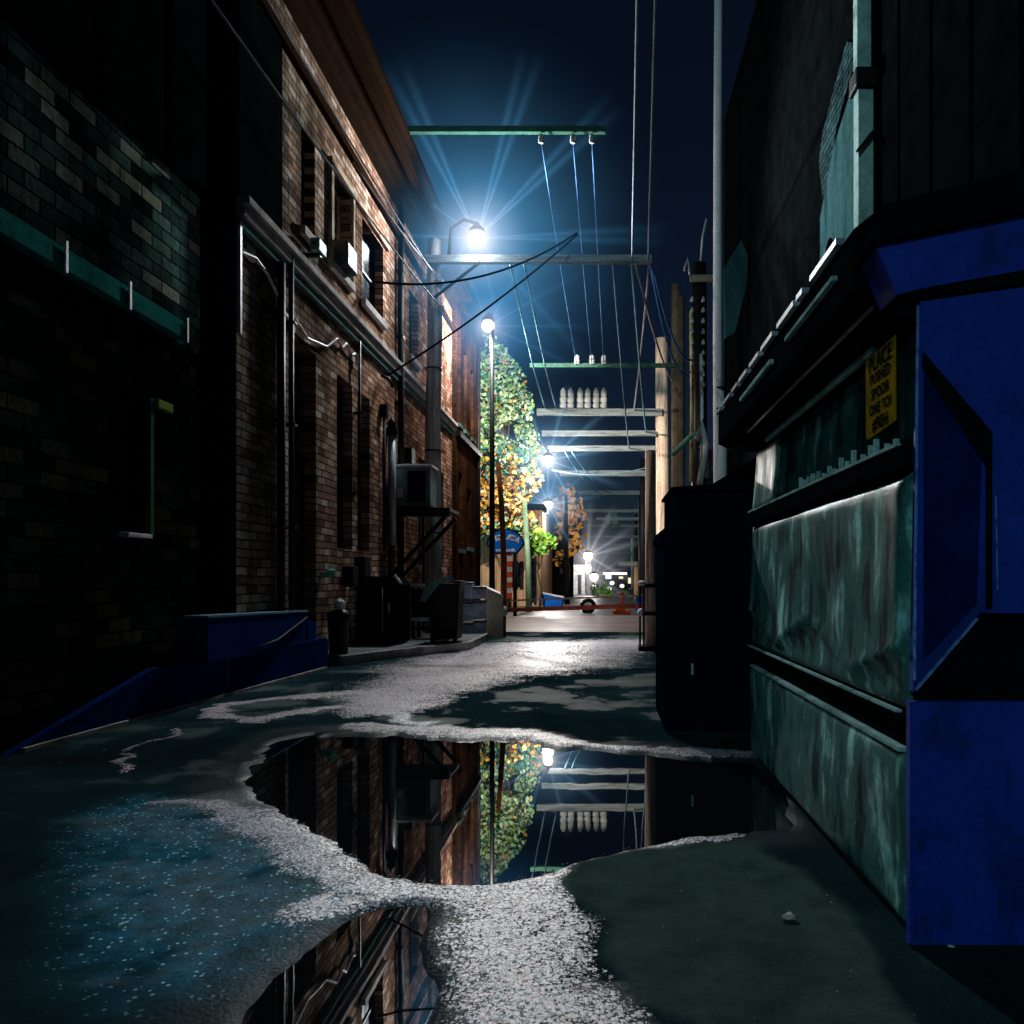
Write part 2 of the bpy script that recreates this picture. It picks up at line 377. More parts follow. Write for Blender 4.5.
# ------------------------------------------------------------------ ground
def build_ground():
    nr, nc = 330, 240
    ys = np.geomspace(1.2, 17.0, nr); xs = np.linspace(-4.25, 3.2, nc)
    X, Y = np.meshgrid(xs, ys)
    Xf, Yf = X.ravel(), Y.ravel()
    j = np.array([(fbm(x, y, 2.5, 4)*.09+fbm(x, y, 14, 2)*.018, fbm(x+9, y+4, 2.5, 4)*.09+fbm(x+2, y, 14, 2)*.018) for x, y in zip(Xf, Yf)])
    sc = np.clip(Yf/4.5, .45, 2.)
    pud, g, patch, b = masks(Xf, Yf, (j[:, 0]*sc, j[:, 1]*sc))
    hn = np.array([fbm(x, y, .9, 4) for x, y in zip(Xf, Yf)])
    z = hn*.004 + g*.008
    dep = smooth(.0, -.10, pud)
    z = np.where(pud < .03, z*smooth(0, .03, pud)+0, z) - .028*smooth(.012, -.06, pud)
    # an open pothole of standing water also gathers in the low spots
    z -= .0
    me = bpy.data.meshes.new('alley_asphalt')
    idx = np.arange(nr*nc).reshape(nr, nc)
    F = np.stack([idx[:-1, :-1], idx[:-1, 1:], idx[1:, 1:], idx[1:, :-1]], -1).reshape(-1, 4)
    me.from_pydata(np.stack([Xf, Yf, z], 1).tolist(), [], F.tolist())
    wet = np.clip(1-smooth(.0, .35, pud), 0, 1)
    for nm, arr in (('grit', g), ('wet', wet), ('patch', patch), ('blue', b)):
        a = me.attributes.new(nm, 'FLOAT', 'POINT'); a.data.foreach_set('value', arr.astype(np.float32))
    me.polygons.foreach_set('use_smooth', [True]*len(me.polygons))
    o = bpy.data.objects.new('alley_asphalt', me); COL.objects.link(o); struct(o)
    m, nt, bs = nodes_of('wet_asphalt'); me.materials.append(m)
    p = pos(nt)
    def att(n): a = N(nt, 'ShaderNodeAttribute'); a.attribute_name = n; return a.outputs['Fac']
    gr, wt, pt, bl = att('grit'), att('wet'), att('patch'), att('blue')
    fine = noise(nt, p, 120, 5, .75); mid = noise(nt, p, 9, 5, .65); big = noise(nt, p, .9, 5, .6)
    vor = N(nt, 'ShaderNodeTexVoronoi'); vor.inputs['Scale'].default_value = 70; nt.links.new(p, vor.inputs['Vector'])
    vor2 = N(nt, 'ShaderNodeTexVoronoi'); vor2.inputs['Scale'].default_value = 34; nt.links.new(p, vor2.inputs['Vector'])
    base = ramp(nt, big, [(.3, (.004, .011, .014)), (.5, (.012, .030, .035)), (.7, (.022, .058, .054))])
    base = mixc(nt, .8, base, ramp(nt, fine, [(.3, (.35,)*3), (.7, (1.6,)*3)]), 'MULTIPLY')
    pc = ramp(nt, M2(nt, 'ADD', M2(nt, 'MULTIPLY', mid, .4), M2(nt, 'MULTIPLY', noise(nt, p, 3.2, 6, .65), .6)), [(.3, (.018, .042, .042)), (.7, (.08, .125, .105))])
    base = mixc(nt, pt, base, mixc(nt, .6, pc, ramp(nt, fine, [(.3, (.5,)*3), (.7, (1.3,)*3)]), 'MULTIPLY'))
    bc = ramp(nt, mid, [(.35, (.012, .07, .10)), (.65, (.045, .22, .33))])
    base = mixc(nt, M2(nt, 'MULTIPLY', bl, .8), base, bc)  # blue cast of moonlight painted into the ground colour
    # pale grit grains, also painting the wet lamp sheen, denser where the band is strong
    def grains(scale, gain, off):
        v = N(nt, 'ShaderNodeTexVoronoi'); v.inputs['Scale'].default_value = scale; nt.links.new(p, v.inputs['Vector'])
        sp_ = N(nt, 'ShaderNodeSeparateColor'); nt.links.new(v.outputs['Color'], sp_.inputs[0])
        lim = M2(nt, 'ADD', M2(nt, 'MULTIPLY', gr, gain), M2(nt, 'MULTIPLY_ADD', mid, 1.5, off))
        on = M2(nt, 'MULTIPLY', M2(nt, 'SUBTRACT', lim, sp_.outputs[0]), 6, None, True)
        return M2(nt, 'MULTIPLY', on, M2(nt, 'MULTIPLY', M2(nt, 'SUBTRACT', .62, v.outputs['Distance']), 5, None, True)), v.outputs['Color']
    g1, c1 = grains(62, 1.35, -1.2); g2, c2 = grains(150, 1.4, -1.15)
    gm = M2(nt, 'MULTIPLY', M2(nt, 'MAXIMUM', g1, g2), M2(nt, 'MULTIPLY', gr, 6, None, True))
    sx = N(nt, 'ShaderNodeSeparateColor'); nt.links.new(c2, sx.inputs[0])
    gcol = ramp(nt, sx.outputs[1], [(.0, (.25, .22, .25)), (.25, (.75, .58, .62)), (.6, (1, .8, .84)), (.86, (1, .84, .88)), (.93, (.15, .42, .6)), (1, (.3, .6, .8))])
    base = mixc(nt, gm, base, gcol)
    # blue sparkle dots painted over the moonlit tint
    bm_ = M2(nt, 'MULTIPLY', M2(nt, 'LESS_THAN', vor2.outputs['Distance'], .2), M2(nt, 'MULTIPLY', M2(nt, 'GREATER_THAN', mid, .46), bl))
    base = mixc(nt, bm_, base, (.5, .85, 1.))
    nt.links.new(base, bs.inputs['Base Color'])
    rg = ramp(nt, big, [(.38, (.42,)*3), (.62, (.7,)*3)])
    rg = mixc(nt, M2(nt, 'MULTIPLY', gr, .8), rg, (.26,)*3)
    rg = mixc(nt, M2(nt, 'MULTIPLY', wt, .6), rg, (.2,)*3)
    rg = mixc(nt, pt, rg, (.6,)*3)
    nt.links.new(rg, bs.inputs['Roughness'])
    sp = M2(nt, 'ADD', M2(nt, 'MULTIPLY', gm, .8), M2(nt, 'MULTIPLY', M2(nt, 'ADD', M2(nt, 'MULTIPLY', M2(nt, 'SUBTRACT', big, .53, None, True), 1.1), M2(nt, 'MULTIPLY', wt, .03)), M2(nt, 'SUBTRACT', 1., pt)))
    nt.links.new(sp, bs.inputs['Specular IOR Level'])
    h = M2(nt, 'ADD', M2(nt, 'MULTIPLY', fine, .6), M2(nt, 'MULTIPLY', vor.outputs['Distance'], -.5))
    bump(nt, bs, h, .5, .007)
    # gravel stones lying on the bands
    rnd = np.random.RandomState(3)
    n = 120000
    gy = np.exp(rnd.uniform(np.log(1.9), np.log(13.5), n)); gx = rnd.uniform(-4, 2, n)*np.clip(gy/5, .5, 1)
    jj = np.array([(fbm(x, y, 2.5, 4)*.09, fbm(x+9, y+4, 2.5, 4)*.09) for x, y in zip(gx, gy)])
    s2 = np.clip(gy/4.5, .45, 2.)
    pd, gg, pp, bb = masks(gx, gy, (jj[:, 0]*s2, jj[:, 1]*s2))
    prob = np.where(pd > -.015, np.clip(gg, 0, 1)**1.8*.55+bb*.05*(1-pp)+.0015, 0)
    keep = rnd.uniform(0, 1, n) < prob
    V, Fc, mi = [], [], []
    ico = [(0,0,1),(.9,0,.2),(.3,.86,.2),(-.75,.5,.15),(-.7,-.5,.2),(.3,-.85,.15)]
    for x, y, bv in zip(gx[keep], gy[keep], bb[keep]):
        r = rnd.uniform(.0016, .0052)*(.7+.11*y) ; a = rnd.uniform(0, 6.28); ca, sa = math.cos(a), math.sin(a); k = len(V)
        e = rnd.uniform(.6, 1.2)
        for q in ico: V.append((x+(q[0]*ca-q[1]*sa*e)*r, y+(q[0]*sa+q[1]*ca*e)*r, .004+q[2]*r*rnd.uniform(.7, 1.3)))
        for i in range(5): Fc.append((k, k+1+i, k+1+(i+1) % 5))
        mi += [2 if (bv > .5 and rnd.uniform() < .5) else int(rnd.uniform() < .4)]*5
    me2 = bpy.data.meshes.new('gravel'); me2.from_pydata(V, [], Fc)
    for mm in (plain('grit_pale', (.62, .55, .56), .45, var=.2), plain('grit_grey', (.22, .2, .21), .45), plain('grit_blue', (.2, .42, .55), .4)): me2.materials.append(mm)
    me2.polygons.foreach_set('material_index', mi)
    o2 = bpy.data.objects.new('gravel', me2); COL.objects.link(o2)
    o2['kind'] = 'stuff'; tag(o2, 'pale wet grit and gravel scattered in bands around the puddles', 'gravel')
    # wider ground to the horizon
    mm, nt2, b2 = nodes_of('far_ground'); pp2 = pos(nt2)
    c = ramp(nt2, noise(nt2, pp2, .6, 6), [(.3, (.015, .018, .02)), (.7, (.05, .05, .05))]); nt2.links.new(c, b2.inputs['Base Color'])
    nt2.links.new(M2(nt2, 'MULTIPLY_ADD', noise(nt2, pp2, .8, 5), .6, .1, True), b2.inputs['Roughness'])
    bump(nt2, b2, noise(nt2, pp2, 30, 3), .4, .01)
    g = MB(); g.face([(-900, -900, -.06), (900, -900, -.06), (900, 900, -.06), (-900, 900, -.06)]); struct(g.build('ground', mm))
    g = MB(); g.face([(-4.2, 24.6, -.01), (3.6, 24.6, -.01), (3.6, 140, -.01), (-4.2, 140, -.01)]); struct(g.build('far_road', mm))
    # lit cross street with paler paving
    m3, nt3, b3 = nodes_of('cross_paving'); p3 = pos(nt3)
    c = ramp(nt3, noise(nt3, p3, .7, 5, .6, (.3, 2.5, 1)), [(.3, (.12, .07, .055)), (.55, (.3, .2, .18)), (.75, (.45, .38, .4))])
    nt3.links.new(c, b3.inputs['Base Color']); b3.inputs['Roughness'].default_value = .42
    bump(nt3, b3, noise(nt3, p3, 25, 3), .4, .01)
    g = MB(); g.face([(-30, 17.0, .0), (30, 17.0, .0), (30, 24.6, .0), (-30, 24.6, .0)]); struct(g.build('cross_street', m3))
    # water
    mw, ntw, bw = nodes_of('puddle_water')
    bw.inputs['Base Color'].default_value = (.004, .006, .008, 1); bw.inputs['Roughness'].default_value = .012
    bw.inputs['IOR'].default_value = 3.0
    pw = pos(ntw); bump(ntw, bw, noise(ntw, pw, 5, 2, .5, (1, .35, 1)), .035, .01)
    g = MB(); g.face([(-4.2, 1.3, -.0125), (1.2, 1.3, -.0125), (1.2, 6.6, -.0125), (-4.2, 6.6, -.0125)]); struct(g.build('water', mw))
build_ground()

# ------------------------------------------------------------------ near left building (A)
def building_a():
    XA = -3.78
    t = thing('brick_building', (-4, 3, 0), 'dark brick building nearest on the left with a green steel lintel and a small window', 'building')
    w = MB(); win = (6.14, 6.66, 1.5, 2.6); gar = (1.5, 4.9, 0, 3.1)
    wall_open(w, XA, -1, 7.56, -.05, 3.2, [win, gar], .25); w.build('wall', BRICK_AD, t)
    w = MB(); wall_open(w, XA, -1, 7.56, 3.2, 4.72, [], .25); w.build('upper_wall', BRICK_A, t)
    u = MB(); u.box(-4.4, -3.74, -1, 7.6, 4.72, 10.2)
    for k in range(9): u.box(-3.74, -3.72, -1+k*1.0, -.96+k*1.0, 4.72, 10.2)
    u.build('upper_black_block', BLACKW, t)  # black box above the brick storey
    u = MB()
    u.box(-5.6, -4.25, 7.2, 7.55, 0, 10.2)
    u.build('return_wall', BLACKW, t)
    b = MB(); b.box(XA, XA+.09, 1.4, 7.16, 3.24, 3.36, .006); b.box(XA, XA+.05, 1.4, 7.16, 3.362, 3.42)
    lb = b.build('lintel_beam', TEALB, t)
    for y in (5.52, 6.27, 7.14):
        MB().box(XA+.091, XA+.105, y-.012, y+.012, 3.22, 3.44).build('joint_plate', PALE, lb)
    d = MB()
    for k in range(26): d.box(-4.0, -3.98+(k % 2)*.012, 1.5, 4.9, k*.12, k*.12+.118)
    d.build('roller_door', BLACKW, t)
    window(t, XA, *win, GLASSD, IRON, None, True, 'small window with a green tinted frame and pale sill')
    MB().box(XA+.01, XA+.09, 6.26, 6.6, 1.44, 1.475, .006).build('sill', PALE, t)
    MB().box(XA+.002, XA+.04, 6.66, 6.71, 1.47, 2.62).build('jamb', plain('green_frame', (.04, .13, .07)), t)
    MB().box(XA+.002, XA+.06, 6.74, 6.98, 2.55, 2.63, .01).build('highlight_plate', plain('highlight_yellow', (.2, .26, .06)), t)  # yellow-green highlight by the window, made as a coloured plate
building_a()

# ------------------------------------------------------------------ main left brick building (B)
def building_b():
    x = -3.7; t = thing('brick_building', (-3.7, 14, 0), 'two storey orange brown brick building with deep cornice and tall dark windows', 'building')
    up = [(9.9, 10.38), (11.0, 11.85), (12.45, 13.65), (15.5, 16.3), (17.3, 18.1)]
    lo = [(11.25, 11.95, 1.55, 4.0), (12.2, 12.85, 1.55, 4.0), (16.3, 17.1, 1.4, 3.6), (18.1, 18.9, 1.4, 3.6)]
    door = (9.62, 10.42, .02, 4.03)
    ops = [(a, b, 5.48, 6.75) for a, b in up]+lo+[door]
    w = MB(); wall_open(w, x, 8.1, 20, -.05, 8.1, ops, .28); w.build('wall', BRICK_B, t)
    for i, (a, b) in enumerate(up):
        window(t, x, a, b, 5.48, 6.75, GLASST if i == 1 else GLASSD, TRIM if i == 1 else IRON, STONE)
    for q in lo: window(t, x, *q, GLASSD, IRON, STONE if q[0] > 13 else None)
    d = MB(); d.box(x-.2, x-.15, 9.62, 10.42, 0.02, 2.6); d.box(x-.2, x-.13, 9.62, 10.42, 2.6, 2.68)
    dd = d.build('door', IRON, t); MB().box(x-.19, x-.17, 9.7, 10.34, 2.72, 3.98).build('transom', GLASSD, dd)
    MB().tube([(x-.13, 9.72, 1.0), (x-.08, 9.72, 1.0), (x-.08, 9.72, 1.15), (x-.13, 9.72, 1.15)], .012, 6).build('handle', PALE, dd)
    # trimmed surround of the second upper window
    s = MB(); s.box(x, x+.05, 10.9, 10.99, 5.4, 6.84); s.box(x, x+.05, 11.86, 11.93, 5.4, 6.84); s.box(x, x+.07, 10.86, 11.97, 6.78, 6.86)
    s.box(x, x+.05, 12.0, 13.9, 6.8, 6.88); s.build('window_surround', TRIM, t)
    # belt course in two stepped mouldings
    b = MB(); b.box(x, x+.1, 8.1, 19.99, 4.8, 4.92, .012); b.box(x, x+.15, 8.1, 19.98, 4.92, 5.0, .01)
    b.build('belt_course', STONE, t)
    MB().box(x+.002, x+.06, 8.102, 19.97, 4.7, 4.796).build('belt_moulding', plain('teal_moulding', (.1, .17, .15)), t)
    # cornice
    c = MB(); c.prism([(x, 8.1), (-3.2, 8.1), (-3.2, 8.16), (-3.24, 8.2), (-3.24, 8.42), (-3.16, 8.46), (-3.16, 8.55), (x-.45, 8.62), (x-.45, 8.1)], 'y', 8.06, 20.1)
    cc = c.build('cornice', CORN, t)
    MB().prism([(x+.002, 7.86), (-3.58, 7.92), (-3.54, 8.0), (-3.46, 8.03), (-3.44, 8.097), (x+.002, 8.097)], 'y', 8.1, 19.98).build('bed_moulding', CORN, cc)
    MB().prism([(-3.31, 8.04), (-3.25, 8.04), (-3.25, 8.097), (-3.31, 8.097)], 'y', 8.1, 20.05).build('drip_moulding', CORN, cc)
    MB().box(x+.002, x+.08, 8.12, 19.97, 7.3, 7.42, .01).build('frieze_moulding', CORN, t)
    r = MB(); r.box(-9, x-.45, 8.12, 20, 0, 8.3); r.build('rear_block', BLACKW, t)
    # black panel over the near end of the upper storey
    MB().box(x, x+.04, 8.12, 9.22, 5.02, 7.29).build('black_panel', BLACKW, t)
    MB().box(x-.44, x+.02, 8.05, 8.098, 0, 8.05).build('end_shade_sheet', BLACKW, t)  # black sheet putting the shade of the unlit end face into colour
    MB().box(x+.001, x+.06, 8.1, 8.14, 3.6, 4.69).build('corner_strip', PALE, t)
    # downpipes
    for y, z0, z1, r_ in ((9.08, .1, 4.7, .05), (9.38, .1, 4.9, .032), (14.55, .3, 8.0, .06), (12.05, 2.0, 4.7, .02)):
        p = MB(); p.tube([(x+.08, y, z0), (x+.08, y, z1)], r_, 8)
        for z in np.arange(z0+.4, z1, 1.2): p.box(x, x+.14, y-r_-.012, y+r_+.012, z, z+.03)
        p.build('downpipe', IRON, t)
    # wandering conduit under the belt
    pts = [(x+.03, 8.15, 4.45), (x+.04, 8.5, 4.52), (x+.04, 8.8, 4.47), (x+.05, 9.1, 4.3), (x+.05, 9.5, 4.25), (x+.04, 10, 4.12), (x+.04, 10.7, 4.22), (x+.05, 11.1, 4.45),
           (x+.04, 11.35, 4.4), (x+.05, 11.5, 4.5), (x+.04, 11.8, 4.42), (x+.04, 12.0, 4.5), (x+.04, 12.05, 4.3)]
    sp = []
    for i in range(len(pts)-1):
        for k in range(4):
            u = k/4; u = u*u*(3-2*u); sp.append(Vector(pts[i]).lerp(Vector(pts[i+1]), u))
    MB().tube(sp, .02, 6).build('conduit', PALE, t)
    m = MB(); m.tube([(x+.06, 13.3, 4.5), (x+.2, 13.3, 4.45), (x+.25, 13.3, 4.3)], .025, 6); m.tube([(x+.06, 13.5, 3.9), (x+.06, 13.5, 1.6)], .025, 6)
    m.box(x, x+.12, 13.42, 13.58, 3.85, 4.05); m.build('service_head', IRON, t)
    m = MB(); m.tube([(x+.1, 13.85, 1.7), (x+.1, 13.85, 3.6)], .07, 10); m.build('vent_pipe', plain('grey_zinc', (.3, .34, .36), .4, .3), t)
    MB().lathe((x+.1, 13.85, 3.6), [(.1, 0), (.12, .06), (.07, .16), (.09, .2), (.02, .32)]).build('vent_cowl', IRON, t)
    for y, z, w_, h_ in ((12.2, .95, .3, .5), (11.6, 1.0, .25, .3), (15.2, 3.3, .3, .3)):
        MB().box(x, x+.16, y-w_/2, y+w_/2, z, z+h_, .01).build('meter_box', IRON, t)
building_b()

# floodlight and window air conditioner on the upper floor
t = thing('floodlight', (-3.6, 10.1, 5.25), 'small unlit white floodlight on a dark bracket under an upper window', 'floodlight')
m = MB(); m.bar((-3.7, 10.1, 5.2), (-3.52, 10.1, 5.2), .05); m.bar((-3.56, 9.95, 5.3), (-3.56, 10.3, 5.3), .03); m.build('bracket', IRON, t)
m = MB(); m.box(-3.62, -3.5, 9.98, 10.24, 5.22, 5.38, .015); m.build('housing', ACM, t)
t = thing('window_air_conditioner', (-3.5, 11.4, 5.4), 'grey box air conditioner sticking out of the trimmed upper window', 'air conditioner')
MB().box(-3.82, -3.52, 11.15, 11.6, 5.5, 5.84, .012).build('casing', plain('ac_dark', (.05, .06, .065), .6), t)
m = MB(); [m.box(-3.519, -3.514, 11.18, 11.57, 5.53+k*.038, 5.548+k*.038) for k in range(8)]; m.build('grille', IRON, t)

# big condenser on its steel shelf
t = thing('wall_shelf', (-3.7, 14.4, 2.3), 'black steel shelf on diagonal braces bolted to the brick wall', 'shelf')
m = MB(); m.box(-3.698, -2.62, 13.95, 14.9, 2.3, 2.36); m.bar((-3.69, 14.0, 2.25), (-2.62, 14.0, 2.25), .06, .08); m.build('platform', IRON, t)
for y in (14.0, 14.85):
    MB().bar((-3.68, y, 1.15), (-2.68, y, 2.24), .05, .07).build('brace', IRON, t)
    MB().bar((-3.68, y, 1.0), (-3.68, y, 2.28), .06, .05).build('upright', IRON, t)
MB().bar((-3.1, 14.05, .2), (-3.1, 14.05, 2.26), .05).build('leg', IRON, t)
t = thing('air_conditioner', (-3.28, 14.4, 2.36), 'large boxy condenser unit with a dark fan grille standing on the black steel shelf', 'air conditioner')
MB().box(-3.6, -2.98, 14.05, 14.6, 2.4, 3.08, .02).build('casing', ACM, t)
MB().box(-3.62, -2.95, 14.02, 14.63, 3.085, 3.13, .012).build('top_panel', PALE, t)
m = MB(); m.box(-3.38, -3.06, 14.035, 14.048, 2.46, 3.02)
m.build('fan_opening', BLACKP, t)
m = MB()
for k in range(13): m.box(-3.38, -3.06, 14.02, 14.03, 2.48+k*.042, 2.488+k*.042)
m.build('grille', IRON, t)
m = MB(); m.box(-3.56, -3.46, 14.035, 14.05, 2.55, 2.7); m.build('service_panel', PALE, t)
for xx in (-3.55, -3.05): MB().box(xx-.03, xx+.03, 14.1, 14.55, 2.362, 2.4).build('foot', IRON, t)

# ------------------------------------------------------------------ next building on the left (C)
def building_c():
    x = -3.7; t = thing('plastered_building', (-3.7, 22, 0), 'lower orange plastered building beyond the wooden pole with slim tall windows', 'building')
    ops = [(20.35, 20.75, 5.1, 7.4), (21.25, 21.7, 5.1, 7.2), (22.4, 22.9, 5.1, 7.0), (20.5, 21.1, 1.9, 3.9), (21.8, 22.5, 2.0, 3.6)]
    w = MB(); wall_open(w, x+.08, 20.1, 23.7, -.05, 8.0, ops, .25); w.build('wall', BRICK_C, t)
    for q in ops: window(t, x+.08, *q, GLASST, IRON, plain('teal_moulding', (.1, .17, .15)))
    MB().box(x+.082, x+.2, 20.12, 23.72, 4.72, 4.86, .01).build('belt_course', IRON, t)
    MB().box(x-.3, x+.28, 20.12, 23.8, 8.0, 8.25, .02).build('parapet', CORN, t)
    MB().box(-9, x-.38, 20.1, 23.68, 0, 8.0).build('rear_block', BLACKW, t)
    MB().tube([(x+.14, 23.5, .1), (x+.14, 23.5, 7.9)], .05, 8).build('downpipe', IRON, t)
building_c()

# ------------------------------------------------------------------ kerb pad, blue ramp
s = MB(); s.prism([(-3.7, 10.3), (-3.32, 10.3), (-3.05, 11.0), (-2.45, 12.0), (-2.1, 12.6), (-2.1, 14.6), (-3.7, 14.6)], 'z', -.05, .12); struct(s.build('pavement', CONC))
s = MB(); pl = [(-3.32, 10.25), (-3.04, 10.97), (-2.43, 11.97), (-2.07, 12.57), (-2.07, 14.6)]
for a, b in zip(pl, pl[1:]): s.bar((*a, .05), (*b, .05), .07, .15)
tag(struct(s.build('kerb', CONCP)), 'pale worn kerb stones edging the pavement below the brick wall', 'kerb'); 
bpy.data.objects['kerb'].pop('label', None) if False else None
def ramp_():
    t = thing('loading_ramp', (-3.6, 7.5, 0), 'dark blue painted loading ramp against the left wall with a raised end', 'ramp')
    def fx(y): return -3.70+(y-5.1)/(10-5.1)*.30
    # low wall rising along the alley
    prof = [(5.0, .0), (6.5, .385), (7.1, .38), (9.98, .38), (10.02, .0)]
    m = MB(); A = [(fx(y)-.06, y, z) for y, z in prof]; B = [(fx(y), y, z) for y, z in prof]
    va = [m.bm.verts.new(p) for p in A]; vb = [m.bm.verts.new(p) for p in B]
    m.bm.faces.new(va); m.bm.faces.new(vb[::-1])
    for i in range(5): m.bm.faces.new([va[i], va[(i+1) % 5], vb[(i+1) % 5], vb[i]])
    m.build('side_wall', BLUEL, t)
    m = MB(); m.prism([(7.1, .36), (9.5, .36), (9.5, .72), (7.1, .765)], 'x', -3.695, -3.48); m.build('platform', BLUEL, t)
    m = MB(); m.prism([(9.5, .36), (9.78, .36), (9.78, .57), (9.5, .64)], 'x', -3.69, -3.47); m.build('step', BLUEL, t)
    m = MB(); m.bar((-3.585, 7.08, .775), (-3.585, 9.52, .73), .23, .02); m.build('top_rail', BLUEE, t)
    m = MB(); m.tube([(-3.46, 7.9, .40), (-3.46, 8.6, .46), (-3.46, 9.45, .66)], .012, 6); m.build('handrail', IRON, t)
    MB().box(fx(7.6)+.004, fx(7.6)+.008, 7.6, 7.62, .1, .35).build('seam', BLUEE, t)
    m = MB()
    for i in range(12):
        y0 = 5.1+i*.4; m.bar((fx(y0)+.02, y0, .012), (fx(y0+.4)+.02, y0+.39, .012), .03, .03)
    m.build('kerb_edge', CONCP, t)
ramp_()

# ------------------------------------------------------------------ bins and clutter at left
def bag(name, c, r, mat, label, cat, parent=None, sz=1.1):
    m = MB(); t = bmesh.new(); bmesh.ops.create_icosphere(t, subdivisions=4, radius=1)
    for v in t.verts:
        k = 1+.22*mnoise.noise(v.co*2.1+Vector(c))+.1*mnoise.noise(v.co*6+Vector(c))
        q = v.co*k; q.z *= sz
        if q.z > .55: f = max(.15, 1-(q.z-.55)*1.5); q.x *= f; q.y *= f; q.z = .55+(q.z-.55)*1.3
        if q.z < -.75: q.z = -.75
        v.co = Vector(c)+q*r
    for f in t.faces: f.smooth = True
    m.merge(t); o = m.build(name, mat, parent)
    if label: tag(o, label, cat)
    return o
t = thing('rubbish_bin', (-3.5, 10.65, .1), 'black round bin between the blue ramp and the brick wall', 'bin')
MB().lathe((-3.48, 10.65, .11), [(.12, 0), (.14, .45), (.15, .46), (.15, .5), (.12, .5)]).build('body', BLACKP, t)
MB().lathe((-3.48, 10.65, .62), [(.16, 0), (.16, .03), (.1, .08), (.03, .1)]).build('lid', BLACKP, t)
bag('crumpled_paper', (-3.44, 10.58, .78), .07, WHITEP, 'crumpled white paper litter piled on top of the round black bin', 'litter')
m = MB(); m.ball((-3.56, 10.6, 1.22), .07, 1, 1.6, .35, 2, .5); m.box(-3.69, -3.55, 10.55, 10.65, 1.14, 1.2)
tag(m.build('wall_lamp', plain('teal_enamel', (.08, .35, .3), .4)), 'small unlit teal enamel shade on the wall above the round bin', 'lamp')

t = thing('metal_cabinet', (-3.4, 12.4, .12), 'squat black metal cabinet with a domed top against the brick wall', 'cabinet')
m = MB(); m.prism([(-3.68, .14), (-3.02, .14), (-3.02, 1.02), (-3.1, 1.14), (-3.55, 1.16), (-3.68, 1.05)], 'y', 12.15, 12.75); m.build('body', DBLACK, t)
m = MB(); m.bar((-3.3, 12.14, .3), (-3.3, 12.14, 1.0), .01, .01); m.bar((-3.2, 12.13, .6), (-3.2, 12.13, .75), .02, .02); m.build('handle', PALE, t)
m = MB(); m.bar((-3.12, 12.14, 1.17), (-3.02, 12.14, 1.05), .03, .03); m.build('hinge', PALE, t)
t = thing('rack', (-2.9, 13.3, .12), 'low dark rack with pale horizontal rails between the cabinet and the bin', 'rack')
m = MB()
for xx in (-3.1, -2.5): m.bar((xx, 13.3, .12), (xx, 13.3, 1.0), .06); m.bar((xx, 13.7, .12), (xx, 13.7, 1.0), .06)
for y in (13.3, 13.7): m.bar((-3.1, y, .3), (-2.5, y, .3), .04)
for xx in (-3.1, -2.5): m.bar((xx, 13.3, .3), (xx, 13.7, .3), .035)
m.build('frame', IRON, t)
for z, mt in ((.98, PALE), (.42, CRATE)): MB().box(-3.16, -2.45, 13.24, 13.3, z, z+.06).build('rail', mt, t)
MB().box(-3.1, -2.5, 13.32, 13.7, .45, .95).build('box_panel', BLACKP, t)

def wheelie():
    t = thing('wheeled_bin', (-2.48, 12.7, .12), 'black wheeled rubbish bin with a tilted grey green lid on the kerb', 'bin')
    m = MB(); x0, x1, y0, y1 = -2.7, -2.2, 12.5, 13.0
    b = [(-2.66, 12.54), (-2.24, 12.54), (-2.24, 12.96), (-2.66, 12.96)]; a = [(x0, y0), (x1, y0), (x1, y1), (x0, y1)]
    vb = [m.bm.verts.new((*p, .17)) for p in b]; va = [m.bm.verts.new((*p, 1.02)) for p in a]
    m.bm.faces.new(vb[::-1]); m.bm.faces.new(va)
    for i in range(4): m.bm.faces.new([vb[i], vb[(i+1) % 4], va[(i+1) % 4], va[i]])
    m.box(x0-.02, x1+.02, y0-.02, y1+.02, 1.0, 1.05, .008); m.build('body', BLACKP, t)
    m = MB(); m.prism([(-2.8, .78), (-2.74, .76), (-2.5, 1.05), (-2.3, 1.1), (-2.3, 1.16), (-2.52, 1.14), (-2.74, .98)], 'y', 12.44, 12.56); m.build('lid', TEALP, t)
    m = MB(); m.box(-2.3, -2.18, 12.5, 13.02, 1.055, 1.09, .01); m.build('lid_hinge_or_highlight', BLACKP, t)
    for xx in (-2.62, -2.28):
        m = MB(); m.tube([(xx-.03, 12.56, .2), (xx+.03, 12.56, .2)], .08, 14); m.build('wheel', IRON, t)
wheelie()
for i, (px0, px1, z0, z1, lab) in enumerate([(460, 472, .02, .30, 'grey blue plastic crate lowest in the taller stack beside the wheeled bin'),
        (460, 472, .34, .70, 'grey blue plastic crate in the middle of the taller stack beside the wheeled bin'),
        (460, 472, .74, 1.06, 'palest plastic crate on top of the taller stack beside the wheeled bin'),
        (473.5, 484, .10, .34, 'small crate at the bottom of the shorter stack next to the beige block'),
        (473.5, 484, .37, .72, 'bluish crate in the middle of the shorter stack next to the beige block'),
        (473.5, 484, .75, .98, 'grey crate on top of the shorter stack next to the beige block')]):
    Yc = 14.9; xa = (px0-600)/800*Yc; xb = (px1-600)/800*Yc
    c = thing('crate', ((xa+xb)/2, Yc+.15, z0), lab, 'crate', 'crates stacked beside the bin')
    m = MB(); m.box(xa, xb, Yc, Yc+.3, z0, z1, .012); m.build('body', CRATE, c)
    m = MB(); m.box(xa-.008, xb+.008, Yc-.008, Yc+.308, z1-.045, z1-.005, .004); m.build('rim', plain('crate_rim', (.1, .11, .14), .5), c)
